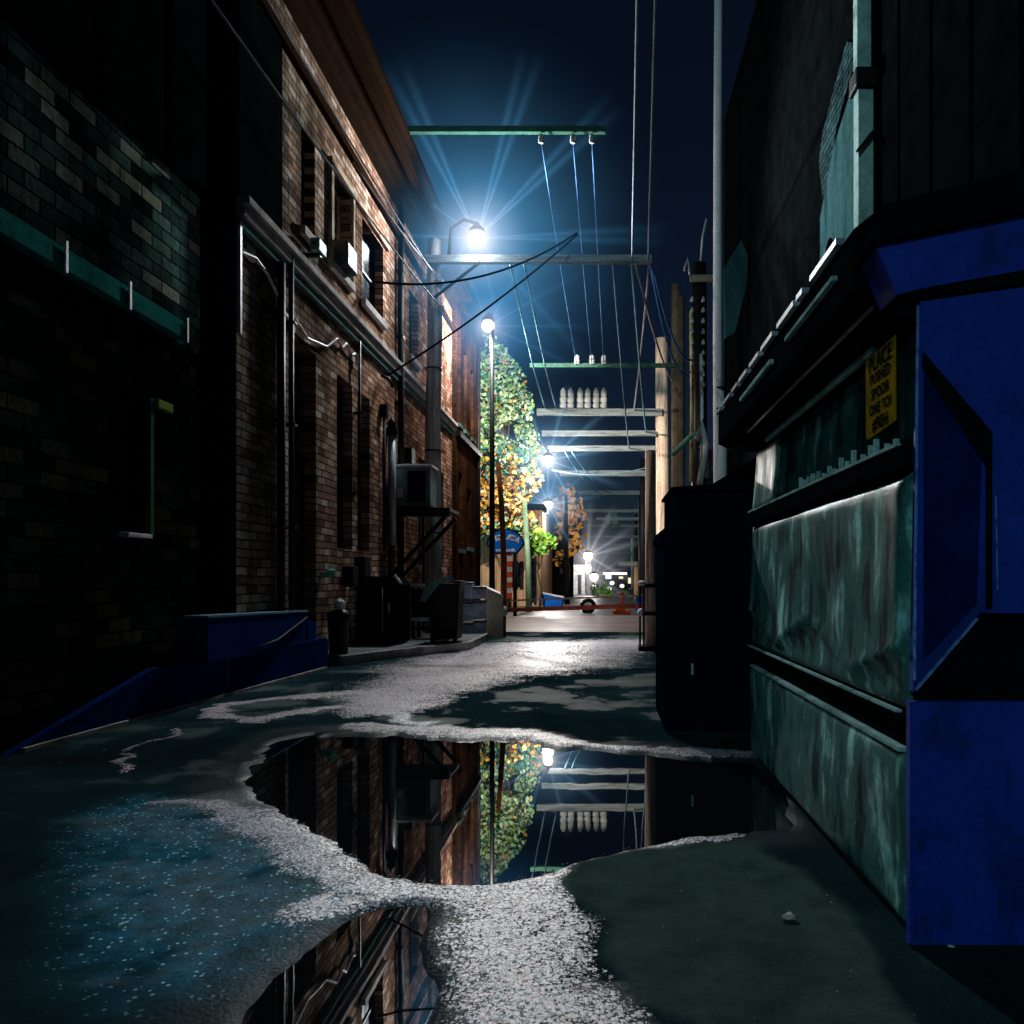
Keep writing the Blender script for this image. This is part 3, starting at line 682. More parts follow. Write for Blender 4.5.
m = MB(); m.box(-2.38, -2.12, 14.86, 15.25, -.02, .09); tag(m.build('plinth', BLACKP), 'low black plinth under the shorter crate stack', 'plinth')
m = MB(); m.prism([(-2.2, 0), (-1.9, 0), (-1.9, .78), (-2.2, .92)], 'y', 15.3, 15.75)
t = thing('concrete_block', (-2.05, 15.5, 0), 'beige concrete block with a sloping grey top right of the crates', 'block')
m.build('body', BEIGE, t); m = MB(); m.bar((-2.26, 15.52, .97), (-1.88, 15.52, .80), .5, .04); m.bar((-1.88, 15.3, 0), (-1.88, 15.3, .8), .05, .05); m.build('capping', PALE, t)

# ------------------------------------------------------------------ lamps
LW = []
SPK = 20.
def halo_mat(name, core, outer, k, spokes, kc=1.):  # self-glowing volume that paints the lamp halo and starburst rays
    m = bpy.data.materials.new(name); m.use_nodes = True; nt = m.node_tree; nt.nodes.clear()
    tc = N(nt, 'ShaderNodeTexCoord'); p = tc.outputs['Object']
    ln = N(nt, 'ShaderNodeVectorMath', operation='LENGTH'); nt.links.new(p, ln.inputs[0]); r = ln.outputs['Value']
    fall = M2(nt, 'POWER', M2(nt, 'SUBTRACT', 1., r, None, True), 2.)
    base = M2(nt, 'DIVIDE', fall, M2(nt, 'ADD', M2(nt, 'POWER', r, 1.2), .05))
    nrm = N(nt, 'ShaderNodeVectorMath', operation='NORMALIZE'); nt.links.new(p, nrm.inputs[0])
    tot = None
    for ax, sharp, amp in spokes:
        d = N(nt, 'ShaderNodeVectorMath', operation='DOT_PRODUCT'); nt.links.new(nrm.outputs[0], d.inputs[0])
        d.inputs[1].default_value = Vector(ax).normalized()
        v = M2(nt, 'MULTIPLY', M2(nt, 'POWER', M2(nt, 'MAXIMUM', d.outputs['Value'], 0.), sharp), amp*SPK)
        tot = v if tot is None else M2(nt, 'ADD', tot, v)
    nz = noise(nt, p, 3.2, 3)
    base = M2(nt, 'MULTIPLY', base, M2(nt, 'MULTIPLY_ADD', nz, 1.5, .25))
    if tot is not None:
        sp = M2(nt, 'MULTIPLY', tot, M2(nt, 'DIVIDE', M2(nt, 'POWER', M2(nt, 'SUBTRACT', 1., r, None, True), 1.5), M2(nt, 'ADD', r, .1)))
        base = M2(nt, 'ADD', base, sp)
    col = ramp(nt, r, [(0, core), (.035*kc, core), (.13*kc, tuple(a*.3+b*.7 for a, b in zip(core, outer))), (.28, outer)])
    e = N(nt, 'ShaderNodeEmission'); nt.links.new(col, e.inputs[0]); nt.links.new(M2(nt, 'MULTIPLY', base, k), e.inputs[1])
    o = N(nt, 'ShaderNodeOutputMaterial'); nt.links.new(e.outputs[0], o.inputs['Volume'])
    return m
def dirs(angs, amp=1., sharp=500, ybias=0.0):
    return [((math.cos(rad(a)), ybias, math.sin(rad(a))), sharp, amp) for a in angs]
def lamp(loc, power, col, R, hz, label, bulb_r=.12, parent=None, name='street_lamp', neck=None, em=30, aim=None):
    t = thing(name, loc, label, 'street lamp')
    L = Vector(loc)
    m = MB(); m.ball(loc, bulb_r, sub=3); m.build('bulb', emis('lamp_or_added_glow', col, em), t)
    m = MB(); m.lathe((L.x, L.y, L.z+bulb_r*.75), [(bulb_r*1.15, 0), (bulb_r*1.1, .05), (bulb_r*.5, .14), (.03, .2)]); m.build('hood', IRON, t)
    if neck: MB().tube(neck, .035, 8).build('bracket', IRON, t)
    l = bpy.data.lights.new('lamp_or_added_light', 'SPOT' if aim else 'POINT'); l.energy = power; l.color = col; l.shadow_soft_size = bulb_r*1.1
    lo = bpy.data.objects.new('lamp_or_added_light', l); COL.objects.link(lo); lo.location = (L.x, L.y-.0, L.z-bulb_r*.2-.02)
    lo.location.z = L.z-bulb_r-.16
    if aim:
        l.spot_size = rad(aim[3]); l.spot_blend = .75; l.shadow_soft_size = bulb_r
        lo.rotation_euler = (-Vector(aim[:3])).to_track_quat('Z', 'Y').to_euler()
    if hz:
        h = MB(); h.ball((0, 0, 0), 1, sub=3); o = h.build('halo_glow', hz); o.scale = (R, R, R); o.location = loc
        o.parent = t; o.matrix_parent_inverse = t.matrix_basis.inverted()
        o['kind'] = 'stuff'
    return t
H1 = halo_mat('halo_near', (1, .88, .85), (.07, .27, .5), .12,
    dirs([118, 113], 1.5, 2600)+dirs([76, 71], 1.5, 2600)+dirs([47, 42], 1.6, 2600)+dirs([3, -1], 1.2, 3000)+dirs([178, 143], .7, 1800)+dirs([-48, -75, -115, -140], .5, 1800))
H2 = halo_mat('halo_mid', (1, .88, .85), (.06, .26, .55), .09, dirs([0, 30, 62, 150, 110, -25], .9, 1500))
H3 = halo_mat('halo_far', (1, .9, .85), (.1, .22, .36), .2, dirs([10, 40, 75, 110, 150, -20, -60, -90, -130, 170], 1.2, 900))
H5 = halo_mat('halo_farthest', (1, .82, .74), (.25, .26, .3), .07, dirs([15, 32, 62, 88, 125, 150, -30, -70], 1.3, 350))
C1 = (.86, .95, 1.); C2 = (1., .93, .88)
P1 = P(477, 238, 15.5)
lamp(P1, 4300, (.88, .97, 1.), 3.9, H1, 'bright white lamp globe above the long crossarm of the left wooden pole', .14,
     neck=[(P1.x-.55, P1.y, 7.32), (P1.x-.5, P1.y, 7.9), (P1.x-.25, P1.y, P1.z+.35), (P1.x, P1.y, P1.z+.28)], em=9, aim=(.34, -.88, -.42, 146))
bpy.data.lights['lamp_or_added_light'].energy = 5600
l_ = bpy.data.lights.new('lamp_or_added_glow', 'POINT'); l_.energy = 70; l_.color = (.9, .95, 1); l_.shadow_soft_size = .15  # added point light beside the globe, there to brighten the pole
lo_ = bpy.data.objects.new('lamp_or_added_glow', l_); COL.objects.link(lo_); lo_.location = P1+Vector((.05, -.3, -.2))
P2 = P(488, 326, 19.5)
t = lamp(P2, 800, (1., .92, .84), 2.9, H2, 'white street lamp on a thin black mast left of the green and orange tree', .15, em=9)
l_ = bpy.data.lights.new('lamp_or_added_light', 'SPOT'); l_.energy = 5600; l_.color = (1., .95, .84); l_.spot_size = rad(70); l_.spot_blend = .6; l_.shadow_soft_size = .15  # added spot aimed at the tree, extra to the lamp's own light
lo_ = bpy.data.objects.new('lamp_or_added_light', l_); COL.objects.link(lo_); lo_.location = P2+Vector((0, .2, -.25)); lo_.rotation_euler = Vector((-.1, -1, .1)).to_track_quat('Z', 'Y').to_euler()
MB().tube([(P2.x+.1, 19.5, 0), (P2.x+.1, 19.5, P2.z-.1)], .075, 10, .05).build('mast', IRON, t)
MB().tube([(P2.x+.1, 19.5, P2.z-.1), (P2.x+.08, 19.5, P2.z+.3), (P2.x, 19.5, P2.z+.3)], .04, 8).build('bracket', IRON, t)
MB().lathe((P2.x+.1, 19.5, 0), [(.16, 0), (.16, .5), (.09, .62)]).build('mast_base', IRON, t)
P3 = P(548, 460, 29.45)
t = lamp(P3, 700, C2, 3.1, H3, 'white street lamp glowing at the right edge of the orange leaves', .17, em=12)
MB().tube([(P3.x, 29.75, P3.z+.42), (P3.x, 29.6, P3.z+.4), (P3.x, 29.45, P3.z+.2)], .04, 8).build('bracket', IRON, t)
P4 = P(548, 505, 36)
t = lamp(P4, 1300, C2, 2.6, H3, 'second white street lamp lower down in front of the small orange tree', .2, em=12)
MB().tube([P4+Vector((.1, .3, .3)), Vector((P4.x+.75, P4.y+.3, P4.z+.5)), Vector((P4.x+.85, P4.y+.3, 0))], .12, 8).build('mast', IRON, t)
P5 = P(588, 556, 60)
t = lamp(P5, 700, C2, 4.6, H5, 'tallest glowing lamp at the far end of the alley on a pale post', .34, em=12)
MB().tube([(P5.x+.1, 60, 0), (P5.x, 60, P5.z)], .28, 8, .2).build('post', WHITEP, t)
P6 = P(594, 577, 56)
t = lamp(P6, 300, C2, 3.0, H5, 'lower glowing lamp right beside the pale post at the far end', .28, em=12)
MB().tube([(P6.x, 56, 0), (P6.x, 56, P6.z)], .14, 8).build('post', WHITEP, t)

# ------------------------------------------------------------------ poles, crossarms and wires
def insul(mb, c, h=.3, r=.07):
    mb.lathe(c, [(r*.6, 0), (r, .02), (r, h*.2), (r*.7, h*.25), (r, h*.32), (r, h*.5), (r*.7, h*.55), (r*.9, h*.62), (r*.8, h*.85), (r*.3, h)], 12)
t = thing('utility_pole', (-3.24, 15.6, 0), 'grey weathered wooden pole at left carrying one long crossarm and the bright lamp', 'utility pole')
m = MB(); m.tube([(-3.25, 15.6, -.1), (-3.24, 15.6, 2), (-3.26, 15.6, 4), (-3.22, 15.6, 6), (-3.24, 15.6, 7.72)], .17, 16, .135); m.build('pole', WOODP, t)
MB().box(-3.38, 1.0, 15.36, 15.48, 7.2, 7.35, .01).build('crossarm', ARMW, t)
for z, s_ in ((6.8, 1), (6.3, 1), (6.9, -1)):
    m = MB(); m.lathe((-3.24+.17*s_, 15.52, z), [(.02, 0), (.05, .02), (.05, .1), (.02, .14)]); m.build('insulator', CERAM, t)
MB().bar((-3.2, 15.35, 6.5), (-2.3, 15.35, 7.2), .03, .05).build('brace', IRON, t)
for z in (5.2, 3.6, 2.0): MB().lathe((-3.245, 15.6, z), [(.168, 0), (.168, .03)]).build('band', IRON, t)
t = thing('roof_crossarm', (-1.5, 13.3, 8.5), 'thin dark green beam reaching out from the cornice high over the alley', 'crossarm')
MB().box(-3.2, .1, 13.25, 13.35, 8.53, 8.63, .01).build('beam', plain('green_beam', (.04, .1, .07), .6), t)
for px in (541, 573, 592):
    c = P(px, 138, 13.25); m = MB(); insul(m, (c.x, 13.3, 8.36), .16, .05); m.build('insulator', CERAM, t)
t = thing('utility_pole', (2.36, 30, 0), 'thick tan wooden pole at right with three stacked pale crossarms', 'utility pole')
m = MB(); m.tube([(2.38, 30.2, -.1), (2.36, 30.2, 4), (2.33, 30.2, 10.2)], .27, 16, .24); m.build('pole', WOODB, t)
for py, x0, x1, hh in ((413, 537, 662, .26), (434, 542, 656, .2), (449, 548, 655, .2)):
    a = P(x0, py, 30); b = P(x1, py, 30)
    MB().box(a.x, b.x, 29.8, 29.92, a.z-hh/2, a.z+hh/2, .015).build('crossarm', ARMW, t)
for px in (567, 584, 600):
    for q in (-.14, .14):
        c = P(px, 408, 29.86); m = MB(); insul(m, (c.x+q, 29.86, c.z), .75, .13); m.build('insulator', CERAM, t)
t = thing('utility_pole', (2.2, 24, 0), 'slim dark pole at right with a faint green crossarm of small insulators', 'utility pole')
MB().tube([(2.45, 24, -.1), (2.45, 24, 9.6)], .1, 10).build('pole', plain('dark_pole', (.1, .075, .055), .8), t)
a = P(530, 366, 24); b = P(622, 366, 24)
MB().box(a.x, 2.45, 23.9, 24, a.z-.06, a.z+.06).build('crossarm', plain('green_beam', (.04, .1, .07)), t)
for px in (577, 592, 604):
    c = P(px, 372, 23.95); m = MB(); insul(m, (c.x, 23.95, c.z+.22), .3, .09); m.build('insulator', CERAM, t)

def far_pole(px, Y, ytop, arms, label, mat=WOODP, cans=None):
    b = P(px, 580, Y); t = thing('utility_pole', (b.x, Y, 0), label, 'utility pole')
    MB().tube([(b.x, Y, -.1), (b.x, Y, P(px, ytop, Y).z)], .15, 8).build('pole', mat, t)
    for x0, x1, y in arms:
        p, q = P(x0, y, Y), P(x1, y, Y); MB().box(p.x, q.x, Y-.3, Y-.16, p.z-.14, p.z+.14).build('crossarm', ARMW, t)
    for cx, cy in (cans or []):
        c = P(cx, cy, Y-.3); m = MB(); m.lathe((c.x, c.y, c.z), [(.35, 0), (.4, .1), (.4, .9), (.2, 1.05), (.1, 1.3)]); m.build('transformer', plain('can_green', (.3, .42, .36)), t)
far_pole(641, 58, 488, [(575, 642, 493)], 'distant pole with a single long pale crossarm over the alley', IRON)
far_pole(636, 84, 515, [(577, 638, 526), (577, 645, 537)], 'far pole with two low crossarms and a pair of transformer cans', IRON, [(609, 525), (616, 525)])
far_pole(636, 48, 563, [(618, 637, 564)], 'short pale post with a stub arm near the far end of the alley', TAN)
far_pole(676, 26, 285, [], 'slim brown pole just right of the thick tan pole', plain('brown_pole', (.2, .14, .09), .8))

far_pole(643, 40, 458, [(560, 645, 474)], 'pole beyond the stacked crossarms with a thin dark arm', IRON)
far_pole(640, 70, 500, [(580, 642, 511), (596, 642, 519)], 'far pale pole carrying two short crossarms', TAN)
far_pole(632, 100, 535, [(600, 634, 545), (606, 634, 553)], 'farthest pale pole with two tiny crossarms', WHITEP)
far_pole(655, 44, 520, [], 'plain pale pole standing just behind the right hand steel post', WHITEP)
# dark service pole with conduits
t = thing('utility_pole', (2.3, 19, 0), 'black service pole at right hung with yellowish conduits and insulators', 'utility pole')
x = 2.36
m = MB(); m.tube([(x, 19, -.1), (x, 19, 8.6)], .2, 12, .17); m.build('pole', BLACKP, t)
MB().box(x-.25, x+.35, 18.7, 18.8, 8.1, 8.24, .01).build('crossarm', plain('yellow_wood', (.3, .26, .17)), t)
for q, z0, z1, mt in ((-.22, 3.4, 7.4, 'a'), (.02, 3.1, 6.4, 'b')):
    m = MB(); m.tube([(x+q, 18.78, z0), (x+q+.02, 18.76, (z0+z1)/2), (x+q, 18.78, z1)], .045, 8)
    m.build('conduit', plain('conduit_yellow', (.5, .36, .16), .5) if mt == 'a' else PALE, t)
for q in (-.2, .06):
    for k in range(9):
        m = MB(); m.lathe((x+q, 18.72, 5.6+k*.25), [(.02, 0), (.05, .02), (.05, .05), (.02, .13)], 8); m.build('insulator', CERAM, t)
MB().tube([(x-.4, 18.6, 8.3), (x-.32, 18.6, 8.6), (x-.28, 18.6, 8.2)], .03, 6).build('hook', CERAM, t); MB().tube([(x+.02, 18.9, 8.55), (x+.04, 18.7, 9.1), (x+.12, 18.6, 9.5)], .03, 6).build('hook', CERAM, t)
m = MB(); m.tube([P(672, 455, 18.5), P(690, 437, 18.5), P(698, 432, 18.5), P(706, 452, 18.5), P(708, 478, 18.5)], .06, 8); m.build('cut_out_switch', plain('switch_green', (.1, .22, .16)), t)
m = MB(); m.tube([P(697, 440, 18.4), P(702, 420, 18.4), P(706, 445, 18.4), P(700, 485, 18.4)], .08, 8); m.build('bushing', CERAM, t)
m = MB(); m.box(2.5, 2.95, 18.3, 18.7, 3.2, 4.1, .03); m.build('transformer_box', IRON, t)
m = MB(); [m.bar(P(712+k*5, 470-k*8, 18.2), P(728+k*3, 455-k*6, 18.2), .06, .06) for k in range(3)]; m.build('bracket', plain('switch_green', (.1, .22, .16)), t)
t = thing('steel_mast', (2.5, 17, 0), 'very tall slim pale steel mast at right rising out of view', 'mast')
m = MB(); m.tube([(2.53, 17, 0), (2.5, 17, 6), (2.5, 17, 10), (2.52, 17, 15.5)], .11, 12, .08); m.build('shaft', plain('mast_paint', (.9, .8, .78), .7, var=.1), t)
m = MB(); m.tube([(2.56, 17, 2.6), (2.58, 17, 4.3), (2.53, 17, 5.1)], .15, 10, .1); m.build('sleeve', plain('mast_paint', (.9, .8, .78)), t)
for z in (5.15, 4.7): MB().lathe((2.54, 17, z), [(.12, 0), (.12, .04)]).build('band', IRON, t)

def wire(a, b, sag, r, mat, label, name='cable', n=14):
    a, b = Vector(a), Vector(b); pts = []
    for i in range(n+1):
        u = i/n; p = a.lerp(b, u); p.z -= sag*4*u*(1-u); pts.append(p)
    return tag(MB().tube(pts, r, 6).build(name, mat), label, 'cable')
wire((.19, 2, 7.6), P(632, 260, 15.4), .1, .017, CABLEP, 'left of two pale cables running straight overhead from the camera to the long crossarm')
wire((.27, 2, 7.6), P(648, 260, 15.4), .12, .017, CABLEP, 'right of two pale cables running straight overhead from the camera to the long crossarm')
wire(P(632, 262, 15.5), P(646, 432, 29.8), .2, .03, CABLET, 'dull teal cable continuing from the long crossarm to the far stacked crossarms')
wire(P(650, 262, 15.5), P(634, 410, 29.8), .2, .03, CABLEP, 'pale cable continuing from the long crossarm down to the topmost far crossarm')
wire(P(636, 264, 15.5), P(672, 380, 26), .3, .028, CABLEP, 'thin pale cable slanting right toward the slim brown pole')
wire(P(653, 266, 15.5), P(692, 360, 18.7), .5, .025, CABLEB, 'upper blue cable drooping right to the black service pole')
wire(P(651, 266, 15.5), P(690, 372, 18.7), .7, .025, CABLEB, 'lower blue cable drooping right to the black service pole')
for i, (x0, x1, y1, Y1, lb) in enumerate([(541, 577, 366, 24, 'leftmost blue wire from the high green beam to the small insulators'),
                                (573, 592, 366, 24, 'middle blue wire from the high green beam to the small insulators'),
                                (592, 604, 366, 24, 'rightmost blue wire from the high green beam to the small insulators')]):
    wire(P(x0, 138, 13.3), P(x1, y1, Y1), .1, .012, CABLEB, lb)
wire(P(510, 262, 15.4), P(545, 408, 29.8), .2, .022, CABLET, 'pale teal wire from the long crossarm to the left end of the far topmost crossarm')
wire(P(524, 262, 15.4), P(556, 408, 29.8), .2, .022, CABLET, 'second pale teal wire reaching the far topmost crossarm near its left end')
wire(P(613, 262, 15.4), P(629, 448, 29.8), .2, .022, CABLET, 'teal wire hanging toward the lowest of the stacked crossarms')
wire(P(565, 452, 29.8), P(600, 493, 57.6), .3, .03, CABLET, 'faint wire from the stacked crossarms to the distant single crossarm')
wire(P(572, 452, 29.8), P(610, 493, 57.6), .3, .03, CABLET, 'second faint wire from the stacked crossarms to the distant single crossarm')
wire(P(552, 470, 30), P(652, 466, 30), .25, .02, CABLET, 'slack teal wire sagging below the stacked crossarms')
wire((-3.6, 12.9, P(352, 282, 12.9).z), P(577, 233, 15.3), .35, .02, CABLE, 'black service cable sagging from the upper brick wall across the bright lamp')
wire((-3.6, 13.4, 4.5), P(578, 234, 15.3), .12, .02, CABLE, 'lower black service cable rising from the belt course across the alley')
wire((-3.5, 6.5, 7.2), (-3.1, 15.5, 6.85), .12, .014, CABLEP, 'upper thin pale wire along the brick facade to the left pole', 'wire')
wire((-3.5, 6.5, 6.3), (-3.1, 15.5, 6.4), .1, .014, CABLEP, 'lower thin pale wire along the brick facade to the left pole', 'wire')
wire((-3.45, 11.2, 6.95), (-3.1, 15.5, 6.95), .1, .014, CABLEP, 'short thin pale wire from a window head to the left pole', 'wire')

# rusty post and bollard with barrier between them
t = thing('rusty_post', (-1.87, 15.4, 0), 'thin leaning rust red post standing in front of the blue sign', 'post')
MB().tube([(-1.87, 15.4, -.05), (-1.85, 15.4, 1.5), (-1.9, 15.4, 2.6), (-1.96, 15.4, 3.35)], .06, 8, .045).build('shaft', RUST, t)
m = MB(); m.ball((-1.83, 15.33, .5), .07, 1, .6, 1.4, 2, .3); m.build('lock', WHITEP, t)
t = thing('steel_post', (.79, 12.5, 0), 'pale tan steel post with black straps at the right alley edge', 'post')
MB().tube([(.79, 12.5, 0), (.79, 12.5, 3.12)], .085, 14).build('shaft', WOODB, t)
for z in (.98, .55): MB().box(.69, .89, 12.4, 12.6, z, z+.06).build('strap', IRON, t)
MB().box(.6, 1.0, 12.3, 12.7, -.01, .08, .01).build('base_plate', IRON, t)
for xx in (.62, .68): MB().bar((xx, 12.4, .08), (xx, 12.4, 1.02), .03).build('latch_bar', IRON, t)
m = MB(); m.ball((.64, 12.36, 1.05), .055, 1.3, 1, .8); m.ball((.63, 12.36, .6), .055, 1, 1, 1.2); m.ball((.93, 12.4, .62), .07, .8, .8, 1.6); m.build('knob', WHITEP, t)
t = thing('barrier', (-.6, 14, .5), 'red rail with a pale strip above it closing the alley between the two posts', 'barrier')
m = MB(); m.bar((-1.83, 15.4, .52), (.68, 12.5, .70), .03, .075); m.build('red_rail', REDT, t)
m = MB(); m.bar((-1.83, 15.4, .7), (.68, 12.5, .86), .015, .03); m.build('pale_strip', plain('pink_strip', (.45, .3, .3)), t)

# ------------------------------------------------------------------ sign
def sign():
    Y = 24.3; t = thing('shop_sign', (-2.8, Y, 0), 'blue fan shaped shop sign with white lettering on a dark post', 'sign')
    cx, cz = (505.5-600)/800*Y, 0; z0 = P(505, 554, Y).z; w = .58
    top = [(cx+w*math.cos(a)*1.0, z0+.28+.5*math.sin(a)) for a in np.linspace(.12, math.pi-.12, 16)]
    poly = [(cx+.36, z0), (cx+w*1.02, z0+.3)]+top+[(cx-w*1.02, z0+.3), (cx-.36, z0)]
    m = MB(); m.prism(poly, 'y', Y, Y+.06); m.build('border', IRON, t)
    q = [(cx+(a-cx)*.9, z0+.36+(b-z0-.36)*.88) for a, b in poly]; m = MB(); m.prism(q, 'y', Y-.012, Y-.001); f = m.build('face', SIGNB, t)
    s = 'I POE ADLA'
    for i, ch in enumerate(s):
        if ch == ' ': continue
        a = 2.55-(i+.2)*(1.95/len(s))
        text('letter', ch, (cx+.5*math.cos(a), Y-.02, z0+.24+.27*math.sin(a)), .22, SIGNW, f, roll=(a-math.pi/2)*.6)
    text('letter', 'wiuhl mollt', (cx, Y-.02, z0+.12), .13, SIGNW, f)
    MB().tube([(cx+.28, Y+.1, 0), (cx+.28, Y+.1, z0)], .06, 8).build('post', IRON, t)
    m = MB()
    for k in range(9): m.face([(cx+.05, Y+.02, .55+k*.16), (cx+.2, Y+.02, .55+k*.16), (cx+.2, Y+.02, .7+k*.16), (cx+.05, Y+.02, .7+k*.16)], k % 2)
    m.build('striped_banner', [ORNG, WHITEP], t)
sign()

# ------------------------------------------------------------------ trees
def leafmat(name, c):
    m, nt, b = nodes_of(name); n = noise(nt, pos(nt), 2.2, 2)
    nt.links.new(ramp(nt, n, [(.3, tuple(v*.45 for v in c)), (.65, c)]), b.inputs['Base Color']); b.inputs['Roughness'].default_value = .5
    return m
LEAF = {'green': leafmat('leaf_green', (.2, .45, .06)), 'teal': leafmat('leaf_teal', (.08, .3, .2)), 'pale': leafmat('leaf_pale', (.7, .9, .5)),
        'orange': leafmat('leaf_orange', (.85, .36, .02)), 'amber': leafmat('leaf_amber', (.75, .5, .2)), 'dark': leafmat('leaf_dark', (.015, .035, .03)), 'lime': leafmat('leaf_lime', (.3, .65, .08))}
def tree(base, blobs, n, size, keys, pick, label, trunk_r=.15, cat='tree', name='tree', limbs=True):
    t = thing(name, base, label, cat); bx, by, bz = base
    rnd = random.Random(hash(label) % 1000 if False else len(label)*7)
    top = max(b[2] for b in blobs)
    m = MB(); m.tube([(bx, by, -.1), (bx+.08, by, top*.3), (bx-.06, by, top*.55), (bx, by, top*.8)], trunk_r, 8, trunk_r*.35)
    if limbs:
        for b in blobs: m.tube([(bx, by, max(.5, b[2]*.62)), ((bx+b[0])/2, (by+b[1])/2, b[2]*.85), (b[0], b[1], b[2])], trunk_r*.4, 6, .02)
    m.build('trunk', BARK, t)
    V, F, mi = [], [], []
    tw = sum(b[3]**2 for b in blobs)
    for b in blobs:
        for _ in range(int(n*b[3]**2/tw)):
            d = Vector((rnd.gauss(0, 1), rnd.gauss(0, 1), rnd.gauss(0, 1))).normalized()*(rnd.random()**.42)*b[3]
            c = Vector((b[0], b[1], b[2]))+Vector((d.x, d.y, d.z*b[4] if len(b) > 4 else d.z))
            if mnoise.noise(c*1.6) < -.22 or mnoise.noise(c*.8+Vector((7, 3, 1))) < -.2: continue
            nrm = Vector((rnd.uniform(-1, 1), rnd.uniform(-1.4, .4), rnd.uniform(-.3, 1))).normalized(); u = nrm.orthogonal().normalized(); v = nrm.cross(u)
            s = size*rnd.uniform(.55, 1.25); k = len(V); a = rnd.uniform(0, 6.28)
            U = u*math.cos(a)+v*math.sin(a); W = nrm.cross(U)
            for p_, q_ in ((-1, 0), (-.3, .55), (.6, .45), (1, 0), (.5, -.5), (-.4, -.5)): V.append(c+U*p_*s+W*q_*s+nrm*(.12*s*(p_*p_)))
            F.append(tuple(range(k, k+6))); mi.append(pick(c, rnd))
    me = bpy.data.meshes.new('crown'); me.from_pydata([tuple(v) for v in V], [], F)
    for kx in keys: me.materials.append(LEAF[kx])
    me.polygons.foreach_set('material_index', mi)
    o = bpy.data.objects.new('crown', me); COL.objects.link(o); o.parent = t; o.matrix_parent_inverse = t.matrix_basis.inverted()
K = ['green', 'teal', 'pale', 'orange', 'amber', 'dark', 'lime']
def pick1(c, r):
    h = c.z; u = r.random(); nz = mnoise.noise(c*1.3)
    h = (h-1.1)*.85+1.1
    if h > 5.5: return 2 if u < .5+nz*.6 else (6 if u < .62 else (1 if u < .82 else (3 if u < .88 else 5)))  # more pale leaves up top: lamplight put into the leaf colour
    if h > 4.6: return 3 if u < .2+nz*.6 else (1 if u < .5 else (2 if u < .65 else (5 if u < .85 else 0)))
    if h > 2.9: return 3 if u < .42+nz*.4 else (4 if u < .68 else (1 if u < .78 else (2 if u < .88 else 5)))
    return 1 if u < .4 else (3 if u < .6 else (0 if u < .85 else 5))
bl = []
for px, py, r_ in ((488, 360, .75), (500, 385, .9), (485, 400, .9), (512, 410, .8), (495, 430, 1.0), (520, 440, .7), (488, 455, .9), (510, 465, .9), (525, 478, .7), (495, 490, .95), (500, 515, .8), (518, 505, .6), (482, 520, .7), (530, 448, .5), (526, 528, .5)):
    c = P(px, py, 31.8); bl.append((c.x, 31.8+random.uniform(-.7, .7), c.z, r_*1.18))
tree((P(505, 580, 31.8).x, 32, 0), bl, 19000, .105, K, pick1, 'tall tree with pale green top and glowing orange lower leaves behind the blue sign', .16)
bl = [(P(px, py, 44).x, 44, P(px, py, 44).z, r_) for px, py, r_ in ((566, 498, .8), (570, 515, 1.), (568, 535, 1.), (572, 545, .7), (562, 555, .6))]
tree((P(567, 580, 44).x, 44.2, 0), bl, 900, .2, K, lambda c, r: 3 if r.random() < .75 else (5 if r.random() < .6 else 4), 'small orange leafed tree beside the second lower street lamp', .12)
bl = [(P(px, py, 30).x, 30, P(px, py, 30).z, r_) for px, py, r_ in ((538, 563-22, .5), (546, 545, .45), (530, 545, .4))]
tree((P(539, 580, 30).x, 30.1, 0), bl, 420, .13, K, lambda c, r: 6 if r.random() < .6 else (3 if r.random() < .3 else 0), 'small bright green round topped tree under the orange foliage', .05)
bl = [(P(px, py, 52).x, 52, P(px, py, 52).z, r_) for px, py, r_ in ((600, 592, .75), (606, 597, .6), (594, 598, .5))]
tree((P(600, 580, 52).x, 52.2, 0), bl, 350, .14, K, lambda c, r: 6 if r.random() < .7 else 0, 'round green bush at the far end below the lower glowing lamp', .05, 'bush', 'bush')
bl = [(P(px, py, 70).x, 70, P(px, py, 70).z, r_) for px, py, r_ in ((618, 598, .9), (626, 597, .7))]
tree((P(621, 580, 70).x, 70.2, 0), bl, 250, .2, K, lambda c, r: 0 if r.random() < .7 else 5, 'dim olive bush near the far lights right of the green bush', .05, 'bush', 'bush')
t = thing('pole', (P(527, 580, 28).x, 28, 0), 'thin pale green pole in front of the tan clad building', 'pole')
MB().tube([P(529, 600, 28)-Vector((0, 0, .9)), P(528, 560, 28), P(524, 500, 28)], .11, 8, .08).build('shaft', GREENPOLE, t)

# ------------------------------------------------------------------ far buildings
def block(name, px0, px1, Y, D, ztop, mat, label, wins=(), roof=None, x1f=None):
    a = (px0-600)/800*Y; b = (px1-600)/800*Y
    t = thing(name, ((a+b)/2, Y, 0), label, 'building')
    MB().box(a, b, Y, Y+D, -.05, ztop).build('wall', mat, t)
    MB().box(a-.15, b+.15, Y-.15, Y+D+.15, ztop, ztop+.22).build('roof', roof or SLATE, t)
    for (u0, u1, w0, w1, mt) in wins:
        m = MB(); m.box(a+(b-a)*u0, a+(b-a)*u1, Y-.05, Y-.003, w0, w1); o = m.build('window', IRON, t)
        MB().box(a+(b-a)*u0+.08, a+(b-a)*u1-.08, Y-.06, Y-.052, w0+.08, w1-.08).build('pane', mt, o)
    return t
WARM = emis('warm_window', (1, .75, .45), 1.2); COOL = emis('cool_window', (.7, .9, 1), 2.2)
t = block('clad_building', 455, 541, 34, 8, 4.1, TAN, 'tan vertical clad building behind the blue sign', [(.62, .8, .7, 1.9, GLASSD), (.86, .95, .05, 2.1, GLASSD)])
